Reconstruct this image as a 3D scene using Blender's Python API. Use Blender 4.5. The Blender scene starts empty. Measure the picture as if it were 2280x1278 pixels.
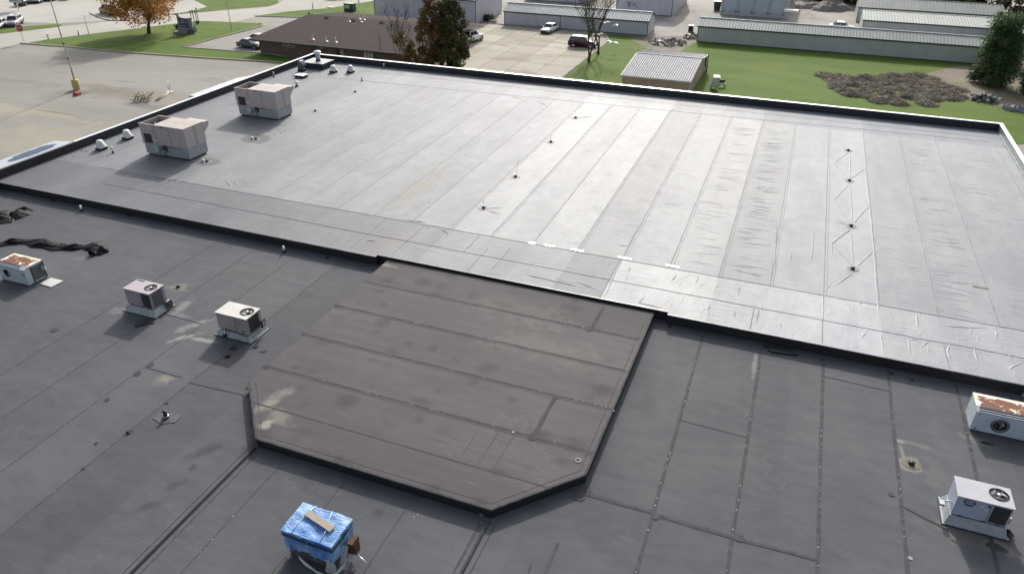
import bpy, bmesh, math, random
from mathutils import Vector, Matrix
R = math.radians
random.seed(7)
sc = bpy.context.scene

# ------------------------------------------------------------------ camera, sky, sun, exposure
CAM_H = 21.7
YAW, PITCH, ROLL, FPX = -0.366593, 0.531699, 0.0041073, 1615.823
cy, sy, cp, sp = math.cos(YAW), math.sin(YAW), math.cos(PITCH), math.sin(PITCH)
FW = Vector((sy*cp, cy*cp, -sp)); RT = Vector((cy, -sy, 0)); UP = RT.cross(FW)
cr, sr = math.cos(ROLL), math.sin(ROLL)
RT, UP = cr*RT + sr*UP, -sr*RT + cr*UP
cam_data = bpy.data.cameras.new("camera"); cam = bpy.data.objects.new("camera", cam_data)
sc.collection.objects.link(cam); sc.camera = cam
cam.matrix_world = Matrix((( RT.x, UP.x, -FW.x, 0), (RT.y, UP.y, -FW.y, 0), (RT.z, UP.z, -FW.z, CAM_H), (0, 0, 0, 1)))
cam_data.sensor_width = 36; cam_data.lens = FPX/2280*36; cam_data.clip_start = .5; cam_data.clip_end = 3000

SUN_AZ = R(-12.5)      # from +Y towards +X
SUN_EL = R(30.5)
world = bpy.data.worlds.new("World"); sc.world = world; world.use_nodes = True
wn = world.node_tree; bg = wn.nodes["Background"]
sky = wn.nodes.new("ShaderNodeTexSky"); sky.sky_type = 'NISHITA'; sky.sun_disc = False
sky.sun_elevation = SUN_EL; sky.sun_rotation = SUN_AZ; sky.dust_density = 5.0; sky.air_density = 1.0; sky.ozone_density = 1.5
hs = wn.nodes.new('ShaderNodeHueSaturation'); hs.inputs['Saturation'].default_value = .55
wn.links.new(sky.outputs[0], hs.inputs['Color']); wn.links.new(hs.outputs[0], bg.inputs[0]); bg.inputs[1].default_value = 0.148
sd = bpy.data.lights.new("sun", 'SUN'); so = bpy.data.objects.new("sun", sd); sc.collection.objects.link(so)
sd.energy = 2.7; sd.angle = R(1.0); sd.color = (1.0, .97, .93)
sdir = Vector((math.sin(SUN_AZ)*math.cos(SUN_EL), math.cos(SUN_AZ)*math.cos(SUN_EL), math.sin(SUN_EL)))
so.rotation_euler = sdir.to_track_quat('Z', 'Y').to_euler(); so.location = (0, 0, 60)
sc.view_settings.view_transform = 'Standard'; sc.view_settings.look = 'None'
sc.view_settings.gamma = 1; sc.view_settings.use_curve_mapping = False
sc.view_settings.exposure = 0.36

def at(px, py, z=0.0):
    """survey: the point at height z seen at photo pixel (px, py)"""
    d = FW + RT*((px-1140)/FPX) + UP*((639-py)/FPX)
    t = (z-CAM_H)/d.z
    return Vector((d.x*t, d.y*t, z))

# ------------------------------------------------------------------ materials
class NT:
    def __init__(s, name):
        s.mat = bpy.data.materials.new(name); s.mat.use_nodes = True
        s.t = s.mat.node_tree; s.b = s.t.nodes["Principled BSDF"]
        s.tc = s.t.nodes.new("ShaderNodeTexCoord"); s.co = s.tc.outputs['Object']
    def put(s, sock, v):
        if isinstance(v, (int, float)): sock.default_value = v
        elif isinstance(v, (tuple, list)): sock.default_value = tuple(v) + ((1,) if len(v) == 3 and sock.type == 'RGBA' else ())
        else: s.t.links.new(v, sock)
    def m(s, op, a, b=0.0, c=None, clamp=False):
        n = s.t.nodes.new("ShaderNodeMath"); n.operation = op; n.use_clamp = clamp
        s.put(n.inputs[0], a); s.put(n.inputs[1], b)
        if c is not None: s.put(n.inputs[2], c)
        return n.outputs[0]
    def sep(s, v=None):
        n = s.t.nodes.new("ShaderNodeSeparateXYZ"); s.t.links.new(v or s.co, n.inputs[0]); return n.outputs
    def comb(s, x, y, z=0.0):
        n = s.t.nodes.new("ShaderNodeCombineXYZ"); s.put(n.inputs[0], x); s.put(n.inputs[1], y); s.put(n.inputs[2], z); return n.outputs[0]
    def scale(s, sx, sy_, sz, v=None):
        n = s.t.nodes.new("ShaderNodeMapping"); n.inputs['Scale'].default_value = (sx, sy_, sz)
        s.t.links.new(v or s.co, n.inputs[0]); return n.outputs[0]
    def noise(s, sc_, det=4, ro=.55, v=None, dist=0):
        n = s.t.nodes.new("ShaderNodeTexNoise"); n.inputs['Scale'].default_value = sc_; n.inputs['Detail'].default_value = det
        n.inputs['Roughness'].default_value = ro; n.inputs['Distortion'].default_value = dist
        s.t.links.new(v or s.co, n.inputs['Vector']); return n.outputs['Fac']
    def wn(s, v):
        n = s.t.nodes.new("ShaderNodeTexWhiteNoise"); n.noise_dimensions = '1D'; s.put(n.inputs['W'], v); return n.outputs['Value']
    def ss(s, v, a, b):      # smoothstep
        n = s.t.nodes.new("ShaderNodeMapRange"); n.interpolation_type = 'SMOOTHSTEP'
        s.put(n.inputs[0], v); n.inputs[1].default_value = a; n.inputs[2].default_value = b
        n.inputs[3].default_value = 0; n.inputs[4].default_value = 1; return n.outputs[0]
    def mix(s, f, a, b):
        n = s.t.nodes.new("ShaderNodeMix"); n.data_type = 'RGBA'
        s.put(n.inputs[0], f); s.put(n.inputs[6], a); s.put(n.inputs[7], b); return n.outputs[2]
    def mul(s, f, a, b):
        n = s.t.nodes.new("ShaderNodeMix"); n.data_type = 'RGBA'; n.blend_type = 'MULTIPLY'
        s.put(n.inputs[0], f); s.put(n.inputs[6], a); s.put(n.inputs[7], b); return n.outputs[2]
    def bump(s, h, st, dist=1.0):
        n = s.t.nodes.new("ShaderNodeBump"); n.inputs['Strength'].default_value = st; n.inputs['Distance'].default_value = dist
        s.put(n.inputs['Height'], h); s.t.links.new(n.outputs[0], s.b.inputs['Normal'])
    def set(s, col=None, rough=None, metal=None, spec=None):
        if col is not None: s.put(s.b.inputs['Base Color'], col)
        if rough is not None: s.put(s.b.inputs['Roughness'], rough)
        if metal is not None: s.put(s.b.inputs['Metallic'], metal)
        if spec is not None: s.put(s.b.inputs['Specular IOR Level'], spec)
        return s.mat
    def blob(s, x, y, rx, ry, ang=0, warp=.5, soft=.5, wscale=1.3):
        """soft-edged stain mask, an ellipse at (x, y) bent by noise"""
        X, Y, _ = s.sep(); c, sn = math.cos(ang), math.sin(ang)
        dx = s.m('SUBTRACT', X, x); dy = s.m('SUBTRACT', Y, y)
        u = s.m('DIVIDE', s.m('ADD', s.m('MULTIPLY', dx, c), s.m('MULTIPLY', dy, sn)), rx)
        w = s.m('DIVIDE', s.m('SUBTRACT', s.m('MULTIPLY', dy, c), s.m('MULTIPLY', dx, sn)), ry)
        d = s.m('SQRT', s.m('ADD', s.m('MULTIPLY', u, u), s.m('MULTIPLY', w, w)))
        if not hasattr(s, '_bn'): s._bn = {}
        if wscale not in s._bn: s._bn[wscale] = s.noise(wscale, 5, .65)
        d = s.m('ADD', d, s.m('MULTIPLY', s.m('SUBTRACT', s._bn[wscale], .5), warp*4))
        r = s.ss(d, 1.0, 1.0-soft)
        return r

MATS = {}
def M(name, c1, c2=None, rough=.6, metal=0.0, ns=3.0, bump=0.0, bs=20.0, spec=None, det=4, contrast=(.3, .7), stretch=(1, 1, 1), rv=.08):
    if name in MATS: return MATS[name]
    n = NT(name); c2 = c2 or tuple(x*.82 for x in c1)
    f = n.ss(n.noise(ns, det, .6, n.scale(*stretch)), *contrast)
    fine = n.noise(ns*9, 3, .6)
    n.set(n.mul(.35, n.mix(f, c2, c1), n.mix(fine, (.6, .6, .6), (1.25, 1.25, 1.25))), n.m('ADD', rough-rv/2, n.m('MULTIPLY', fine, rv)), metal, spec)
    if bump: n.bump(n.noise(bs, 3, .6), bump, .02)
    MATS[name] = n.mat; return n.mat

def leafmat(name, cols, tr=.25):
    n = NT(name); g = n.t.nodes.new("ShaderNodeNewGeometry")
    r = n.t.nodes.new("ShaderNodeValToRGB"); r.color_ramp.interpolation = 'LINEAR'
    while len(r.color_ramp.elements) < len(cols): r.color_ramp.elements.new(.5)
    for i, c in enumerate(cols):
        r.color_ramp.elements[i].position = i/(len(cols)-1); r.color_ramp.elements[i].color = (*c, 1)
    cl = n.noise(.55, 3, .6)
    f = n.m('ADD', n.m('MULTIPLY', g.outputs['Random Per Island'], .55), n.m('MULTIPLY', n.ss(cl, .35, .65), .45))
    n.t.links.new(f, r.inputs[0])
    n.set(r.outputs[0], .65); n.b.inputs['Specular IOR Level'].default_value = .25
    # light passing through thin leaves
    tb = n.t.nodes.new("ShaderNodeBsdfTranslucent"); mx = n.t.nodes.new("ShaderNodeMixShader"); mx.inputs[0].default_value = tr
    n.t.links.new(r.outputs[0], tb.inputs[0]); n.t.links.new(n.b.outputs[0], mx.inputs[1]); n.t.links.new(tb.outputs[0], mx.inputs[2])
    n.t.links.new(mx.outputs[0], n.t.nodes["Material Output"].inputs[0])
    MATS[name] = n.mat; return n.mat

# ------------------------------------------------------------------ mesh + object helpers
class MB:
    def __init__(s): s.v = []; s.f = []; s.mi = []; s.sm = []
    def add(s, vs, fs, mi=0, smooth=False):
        b = len(s.v); s.v += [tuple(v) for v in vs]
        for f in fs: s.f.append([b+i for i in f]); s.mi.append(mi); s.sm.append(smooth)
        return s
    def box(s, x0, y0, z0, x1, y1, z1, mi=0, M4=None):
        vs = [Vector((x, y, z)) for z in (z0, z1) for x, y in ((x0, y0), (x1, y0), (x1, y1), (x0, y1))]
        if M4: vs = [M4 @ v for v in vs]
        return s.add(vs, [(3, 2, 1, 0), (4, 5, 6, 7), (0, 1, 5, 4), (1, 2, 6, 5), (2, 3, 7, 6), (3, 0, 4, 7)], mi)
    def frust(s, b, t, mi=0):       # 4 bottom pts, 4 top pts (counter-clockwise)
        return s.add(list(b)+list(t), [(3, 2, 1, 0), (4, 5, 6, 7), (0, 1, 5, 4), (1, 2, 6, 5), (2, 3, 7, 6), (3, 0, 4, 7)], mi)
    def prism(s, poly, z0, z1, mi=0, mtop=None):
        n = len(poly); vs = [(p[0], p[1], z0) for p in poly]+[(p[0], p[1], z1) for p in poly]
        s.add(vs, [[(i), (i+1) % n, n+(i+1) % n, n+i] for i in range(n)]+[list(range(n))[::-1]], mi)
        s.add(vs[n:], [list(range(n))], mi if mtop is None else mtop); return s
    def sheet(s, poly, z, mi=0):
        return s.add([(p[0], p[1], z) for p in poly], [list(range(len(poly)))], mi)
    def lathe(s, prof, n=20, c=(0, 0, 0), mi=0, M4=None, smooth=True, cap=True):
        vs = []; k = len(prof)
        for i in range(n):
            a = 2*math.pi*i/n
            for r, z in prof:
                v = Vector((c[0]+r*math.cos(a), c[1]+r*math.sin(a), c[2]+z)); vs.append(M4 @ v if M4 else v)
        fs = [(i*k+j, ((i+1) % n)*k+j, ((i+1) % n)*k+j+1, i*k+j+1) for i in range(n) for j in range(k-1)]
        s.add(vs, fs, mi, smooth)
        if cap:
            for j, rev in ((0, True), (k-1, False)):
                if prof[j][0] > 1e-5:
                    f = [i*k+j for i in range(n)]; s.add([vs[i] for i in f], [list(range(n))[::-1] if rev else list(range(n))], mi)
        return s
    def tube(s, pts, rad, n=8, mi=0, smooth=True):
        pts = [Vector(p) for p in pts]; rad = rad if isinstance(rad, (list, tuple)) else [rad]*len(pts); vs = []
        for i, p in enumerate(pts):
            d = (pts[min(i+1, len(pts)-1)]-pts[max(i-1, 0)]).normalized()
            a = d.cross(Vector((0, 0, 1))); a = a.normalized() if a.length > .05 else Vector((1, 0, 0)); b = d.cross(a).normalized()
            for j in range(n):
                t = 2*math.pi*j/n; vs.append(p+(a*math.cos(t)+b*math.sin(t))*rad[i])
        fs = [(i*n+j, i*n+(j+1) % n, (i+1)*n+(j+1) % n, (i+1)*n+j) for i in range(len(pts)-1) for j in range(n)]
        fs += [list(range(n))[::-1], [(len(pts)-1)*n+j for j in range(n)]]
        return s.add(vs, fs, mi, smooth)
    def ridge(s, pts, w=.05, h=.012, z=0.0, mi=0, taper=True):
        """low welt or crease of the membrane along pts"""
        pts = [Vector((p[0], p[1], z)) for p in pts]; vs = []; n = len(pts)
        for i, p in enumerate(pts):
            d = (pts[min(i+1, n-1)]-pts[max(i-1, 0)]).normalized(); a = Vector((-d.y, d.x, 0))
            k = 1 if not taper else (.12 if i in (0, n-1) else min(1, .5+1.2*math.sin(math.pi*i/(n-1)))*(.85+.15*math.sin(i*1.9+p.x)))
            vs += [p-a*w*k/2, p+Vector((0, 0, h*k)), p+a*w*k/2]
        fs = []
        for i in range(n-1):
            a = i*3; fs += [(a, a+3, a+4, a+1), (a+1, a+4, a+5, a+2)]
        return s.add(vs, fs, mi)
    def build(s, name, mats, parent=None, loc=None):
        me = bpy.data.meshes.new(name); me.from_pydata(s.v, [], s.f); me.update()
        if not isinstance(mats, (list, tuple)): mats = [mats]
        for m in mats: me.materials.append(m)
        me.polygons.foreach_set('material_index', s.mi); me.polygons.foreach_set('use_smooth', s.sm)
        o = bpy.data.objects.new(name, me); sc.collection.objects.link(o)
        if parent: o.parent = parent
        if loc: o.location = loc
        return o
def bevel(o, w=.01, seg=1):
    md = o.modifiers.new('bevel', 'BEVEL'); md.width = w; md.segments = seg; md.limit_method = 'ANGLE'; return o
def tag(o, label, cat, group=None, kind=None):
    if label: o['label'] = label
    if cat: o['category'] = cat
    if group: o['group'] = group
    if kind: o['kind'] = kind
    return o
def thing(name, label, cat, loc=(0, 0, 0), rz=0, group=None):
    o = bpy.data.objects.new(name, None); sc.collection.objects.link(o); o.empty_display_size = .2
    o.location = loc; o.rotation_euler = (0, 0, rz); return tag(o, label, cat, group)
def struct(o, label=None):
    o['kind'] = 'structure'
    if label: o['label'] = label
    return o
def dup(root, loc, label, rz=None, group=None):
    def cpy(o, par):
        c = o.copy(); sc.collection.objects.link(c)
        if par: c.parent = par; c.matrix_parent_inverse = o.matrix_parent_inverse
        for ch in kids.get(o.name, []): cpy(ch, c)
        return c
    kids = {}
    for o in sc.objects:
        if o.parent: kids.setdefault(o.parent.name, []).append(o)
    r = cpy(root, None); r.location = loc; r['label'] = label
    if rz is not None: r.rotation_euler = (0, 0, rz)
    if group: r['group'] = group
    return r

# palette
galv = M('galvanized_steel', (.42, .47, .49), (.30, .35, .38), rough=.45, metal=.75, ns=5, rv=.2)
galvl = M('painted_curb_metal', (.40, .43, .44), (.30, .33, .35), rough=.5, metal=.3, ns=4)
white = M('white_paint', (.78, .78, .76), (.66, .66, .64), rough=.45, ns=2)
black = M('black_rubber', (.018, .019, .021), (.012, .012, .013), rough=.6, ns=5)
dark = M('dark_metal', (.05, .05, .052), (.03, .03, .03), rough=.5, metal=.2, ns=8)
rustm = M('rusty_iron', (.13, .055, .03), (.06, .03, .02), rough=.85, ns=7)
alu = M('bare_aluminium', (.75, .76, .78), (.62, .63, .65), rough=.38, metal=.7, ns=3)

# ------------------------------------------------------------------ ground and roads (z = -5)
G = -5.0
def gp(*pts): return [at(x, y, G) for x, y in pts]
def groundmat(name, c1, c2, c3=None, ns=.25, fine=6.0, bump=.15, rough=.9, stretch=(1, 1, 1), cracks=0, stains=()):
    n = NT(name); a = n.noise(ns, 6, .62, n.scale(*stretch)); b = n.noise(fine, 4, .7)
    col = n.mix(n.ss(a, .38, .62), c1, c2)
    if c3: col = n.mix(n.m('MULTIPLY', n.ss(n.noise(ns*2.7, 5, .7, n.scale(stretch[0]*1.7, stretch[1], 1)), .54, .72), .8), col, c3)
    col = n.mul(.5, col, n.mix(b, (.55, .55, .55), (1.35, 1.35, 1.35)))
    for (px, py, rx, ry, an, c_, st_, wp, sf) in stains:
        q = at(px, py, G); col = n.mix(n.m('MULTIPLY', n.blob(q.x, q.y, rx, ry, an, wp, sf, .35), st_), col, c_)
    if cracks:
        v = n.t.nodes.new("ShaderNodeTexVoronoi"); v.feature = 'DISTANCE_TO_EDGE'; v.inputs['Scale'].default_value = cracks
        n.t.links.new(n.scale(1, 1, 0), v.inputs['Vector'])
        col = n.mul(n.m('SUBTRACT', 1, n.ss(v.outputs['Distance'], 0, .012)), col, (.55, .5, .45))
    n.set(col, rough, spec=.3)
    if bump: n.bump(b, bump, .05)
    return n.mat
earth = groundmat('gravel_earth', (.26, .235, .205), (.33, .30, .265), (.17, .145, .12), ns=.09)
lotm = groundmat('old_concrete_lot', (.245, .232, .200), (.29, .278, .245), (.20, .182, .155), ns=.055, stretch=(.5, 1.6, 1), stains=[(250, 205, 9, 3.5, 0, (.175, .155, .13), .75, .6, .9), (165, 206, 3, 1.2, 0, (.13, .12, .10), .7, .6, .9), (330, 238, 6, 1.2, 0, (.15, .135, .11), .7, .5, .9), (60, 250, 14, 2.2, 0, (.36, .32, .23), .6, .9, .9), (30, 180, 12, 1.2, .1, (.19, .175, .15), .6, .7, .9), (100, 315, 9, 5, 0, (.34, .30, .215), .6, .8, .9), (130, 252, 5, .3, 0, (.12, .11, .09), .6, .4, .7), (250, 130, 20, 3, 0, (.24, .23, .205), .6, .9, .9), (480, 150, 9, 2, .2, (.22, .21, .19), .5, .8, .9)])
roadm = groundmat('road_concrete', (.38, .365, .32), (.43, .415, .37), (.33, .31, .27), ns=.06)
yardm = groundmat('yard_gravel', (.27, .255, .235), (.34, .32, .29), (.17, .155, .12), ns=.11)
dirtm = groundmat('bare_dirt', (.20, .17, .125), (.13, .12, .07), (.27, .235, .19), ns=.2)
n = NT('mown_grass'); a = n.noise(.12, 6, .65, n.scale(.8, 1.6, 1)); b = n.noise(5, 4, .7); c = n.noise(.6, 4, .6, n.scale(.35, 1.5, 1))
col = n.mix(n.ss(a, .35, .65), (.080, .140, .024), (.115, .168, .034))
col = n.mix(n.m('MULTIPLY', n.ss(c, .52, .75), .6), col, (.135, .145, .055))
col = n.mul(.6, col, n.mix(b, (.5, .5, .5), (1.4, 1.4, 1.4))); lf = n.noise(16, 2, .5); col = n.mix(n.m('MULTIPLY', n.ss(lf, .70, .74), .7), col, (.30, .22, .10)); strp = n.noise(.5, 2, .5, n.scale(.06, 3.2, 1)); col = n.mul(.35, col, n.mix(n.ss(strp, .4, .6), (.82, .84, .8), (1.12, 1.1, 1.05))); n.set(col, .95, spec=.15); n.bump(b, .5, .06); grassm = n.mat
n = NT('parking_slabs'); br = n.t.nodes.new("ShaderNodeTexBrick"); br.offset = 0
br.inputs['Color1'].default_value = (.33, .30, .235, 1); br.inputs['Color2'].default_value = (.44, .41, .33, 1); br.inputs['Mortar'].default_value = (.12, .10, .07, 1)
br.inputs['Scale'].default_value = 1; br.inputs['Mortar Size'].default_value = .05; br.inputs['Brick Width'].default_value = 4.4; br.inputs['Row Height'].default_value = 5.6
n.t.links.new(n.co, br.inputs[0])
a = n.noise(.25, 6, .7, n.scale(.5, 1.5, 1)); b = n.noise(6, 4, .7)
col = n.mix(n.m('MULTIPLY', n.ss(a, .5, .68), .75), br.outputs['Color'], (.21, .17, .135))
n.set(n.mul(.5, col, n.mix(b, (.6, .6, .6), (1.3, 1.3, 1.3))), .9, spec=.3); slabm = n.mat

struct(MB().sheet([(-900, -300), (900, -300), (900, 1500), (-900, 1500)], G).build('ground', earth))
struct(MB().sheet([(-260, -60), (-30, -60), (-30, 99), (-75, 99), (-112, 124), (-150, 150), (-260, 150)], G+.004).build('parking_lot', lotm))
E1 = gp((50, 98), (106, 88.5), (200, 76.5), (266, 69.5), (372, 55.5), (452, 47.5))
# road from lower left to upper right
rd = gp((-250, 150), (0, 108), (50, 97), (200, 76.5), (372, 55.5), (452, 48), (520, 50), (572, 37), (640, 27), (737, 18.5), (817, 5), (900, -9), (1000, -24)) + \
     gp((950, -34), (640, -4), (620, 8), (600, 16.5), (500, 25), (372, 35), (266, 46), (140, 59.5), (0, 76.5), (-250, 112))
struct(MB().sheet(rd, G+.008).build('road', roadm))
struct(MB().sheet(gp((520, 50), (572, 37), (700, 42), (900, 60), (640, 135), (408, 106), (560, 66), (586, 56), (578, 53)), G+.010).build('driveway', lotm))
struct(MB().sheet(gp((-250, 40), (130, 53), (266, 45), (372, 34), (430, 25), (463, 15), (425, -6), (200, -30), (-250, -30)), G+.010).build('forecourt', roadm))
struct(MB().sheet([(-62, 76), (-31, 76), (-31, 126), (-33.5, 132.2), (-66, 132.2), (-66, 111), (-52, 98)], G+.012).build('rear_parking', slabm))
struct(MB().sheet([(-60, 133), (-16, 133), (-16, 200), (12, 230), (-60, 260), (-100, 240), (-100, 140), (-60, 140)], G+.006).build('yard', yardm))
def grass(name, poly, z): return struct(MB().sheet(poly, z).build(name, grassm))
grass('lawn', gp((52, 99), (106, 89), (200, 77), (266, 69.7), (372, 56), (452, 48), (520, 50.5), (578, 53), (586, 56), (582, 60), (559, 66.5), (408, 106.4), (480, 111), (600, 121), (640, 128), (800, 143), (1000, 160), (1000, 200), (700, 149), (600, 139), (452, 130), (266, 117), (160, 106.5)), G+.05)
grass('lawn', gp((372, 35), (500, 22), (600, 14), (620, 8), (618, 0), (600, -8), (440, -12), (430, 0), (463, 16), (430, 26)), G+.05)
grass('lawn', gp((568, 37), (640, 27), (737, 19), (817, 6), (850, 0), (860, 30), (820, 36), (790, 33), (770, 40), (700, 42)), G+.05)
grass('lawn', gp((-200, 85), (0, 64), (60, 60), (128, 54.5), (139, 57), (128, 61), (60, 69), (0, 76), (-200, 104)), G+.05)
grass('lawn', [(-30.6, 76), (-30.6, 126), (-32.5, 131.4), (60, 132), (60, 100), (34, 98), (19.5, 88), (19.3, 76)], G+.016)
struct(MB().sheet(gp((2120, 150), (2200, 140), (2320, 150), (2400, 240), (2230, 240), (2130, 215), (2090, 205), (2040, 195), (2060, 165)), G+.020).build('dirt_path', dirtm))
struct(MB().sheet(gp((1455, 82), (1560, 80), (1556, 96), (1545, 97), (1510, 118), (1460, 122), (1440, 108), (1400, 86)), G+.020).build('dirt_path', dirtm))
# kerbs
kerbm = M('kerb_concrete', (.36, .34, .27), (.26, .24, .18), rough=.9, ns=1)
def kerb(pts, w=.18, h=.15, label=None):
    pts = [Vector((p[0], p[1], G)) for p in pts]; mb = MB()
    for a, b in zip(pts, pts[1:]):
        d = (b-a).normalized(); nrm = Vector((-d.y, d.x, 0))*w/2
        mb.frust([a-nrm, b-nrm, b+nrm, a+nrm], [v+Vector((0, 0, h)) for v in (a-nrm, b-nrm, b+nrm, a+nrm)])
    return struct(mb.build('kerb', kerbm))
kerb(gp((46, 98), (106, 102.5), (160, 106.7), (266, 117.2), (452, 130.2), (600, 139.2), (700, 149)), .3, .16)
kerb(gp((408, 106.4), (480, 86.8), (559, 66.5), (582, 60), (586, 56), (580, 53)), .25, .16)
kerb(gp((408, 106.8), (480, 112), (600, 121.5), (640, 128)), .2, .14)
kerb(gp((568, 37.2), (640, 39.6), (690, 41.2), (720, 42)), .25, .16)
kerb(gp((200, 31), (225, 42), (245, 47), (290, 47)), .25, .16)
kerb([(-66, 132.3), (-53, 132.2), (-34, 131.6)], .2, .14)
kerb([(-30.8, 78), (-30.8, 126), (-33, 131.4)], .2, .1)
kerb(gp((1028, 114), (1054, 104.5)), .2, .14)
kerb(gp((770, 41), (788, 34), (900, 44)), .15, .14)
# painted bay lines
paint = M('worn_road_paint', (.55, .54, .48), (.36, .34, .28), rough=.8, ns=1.2, contrast=(.35, .6))
mb = MB()
for i in range(9):
    x = -60+i*3.05; mb.sheet([(x, 127.2), (x+.13, 127.2), (x+.13, 131.6), (x, 131.6)], G+.018)
for i in range(6):
    y = 98+i*3.1; mb.sheet([(-36, y), (-31.4, y), (-31.4, y+.13), (-36, y+.13)], G+.018)
for (x0, y0, x1, y1) in ((566, 122, 540, 118), (520, 112, 548, 108)):
    a, b = at(x0, y0, G), at(x1, y1, G); mb.sheet([(a.x, a.y), (b.x, b.y), (b.x, b.y+.2), (a.x, a.y+.2)], G+.030)
struct(mb.build('road_marking', paint))

# ------------------------------------------------------------------ the flat-roofed building
U, PT, PZ = .6, 1.25, .45            # upper roof, parapet top, raised deck
XL, XR, YB, YL = -55.05, 18.15, 75.65, 33.85
bld = thing('commercial_building', 'long flat-roofed building with black and grey membrane roofs filling the foreground', 'building')
cm = M('building_wall', (.42, .39, .33), (.35, .32, .27), rough=.9, ns=.5)
MB().box(XL-.2, -24, G, XR+.2, YB+.3, -.3).build('wall', cm, bld)

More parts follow.
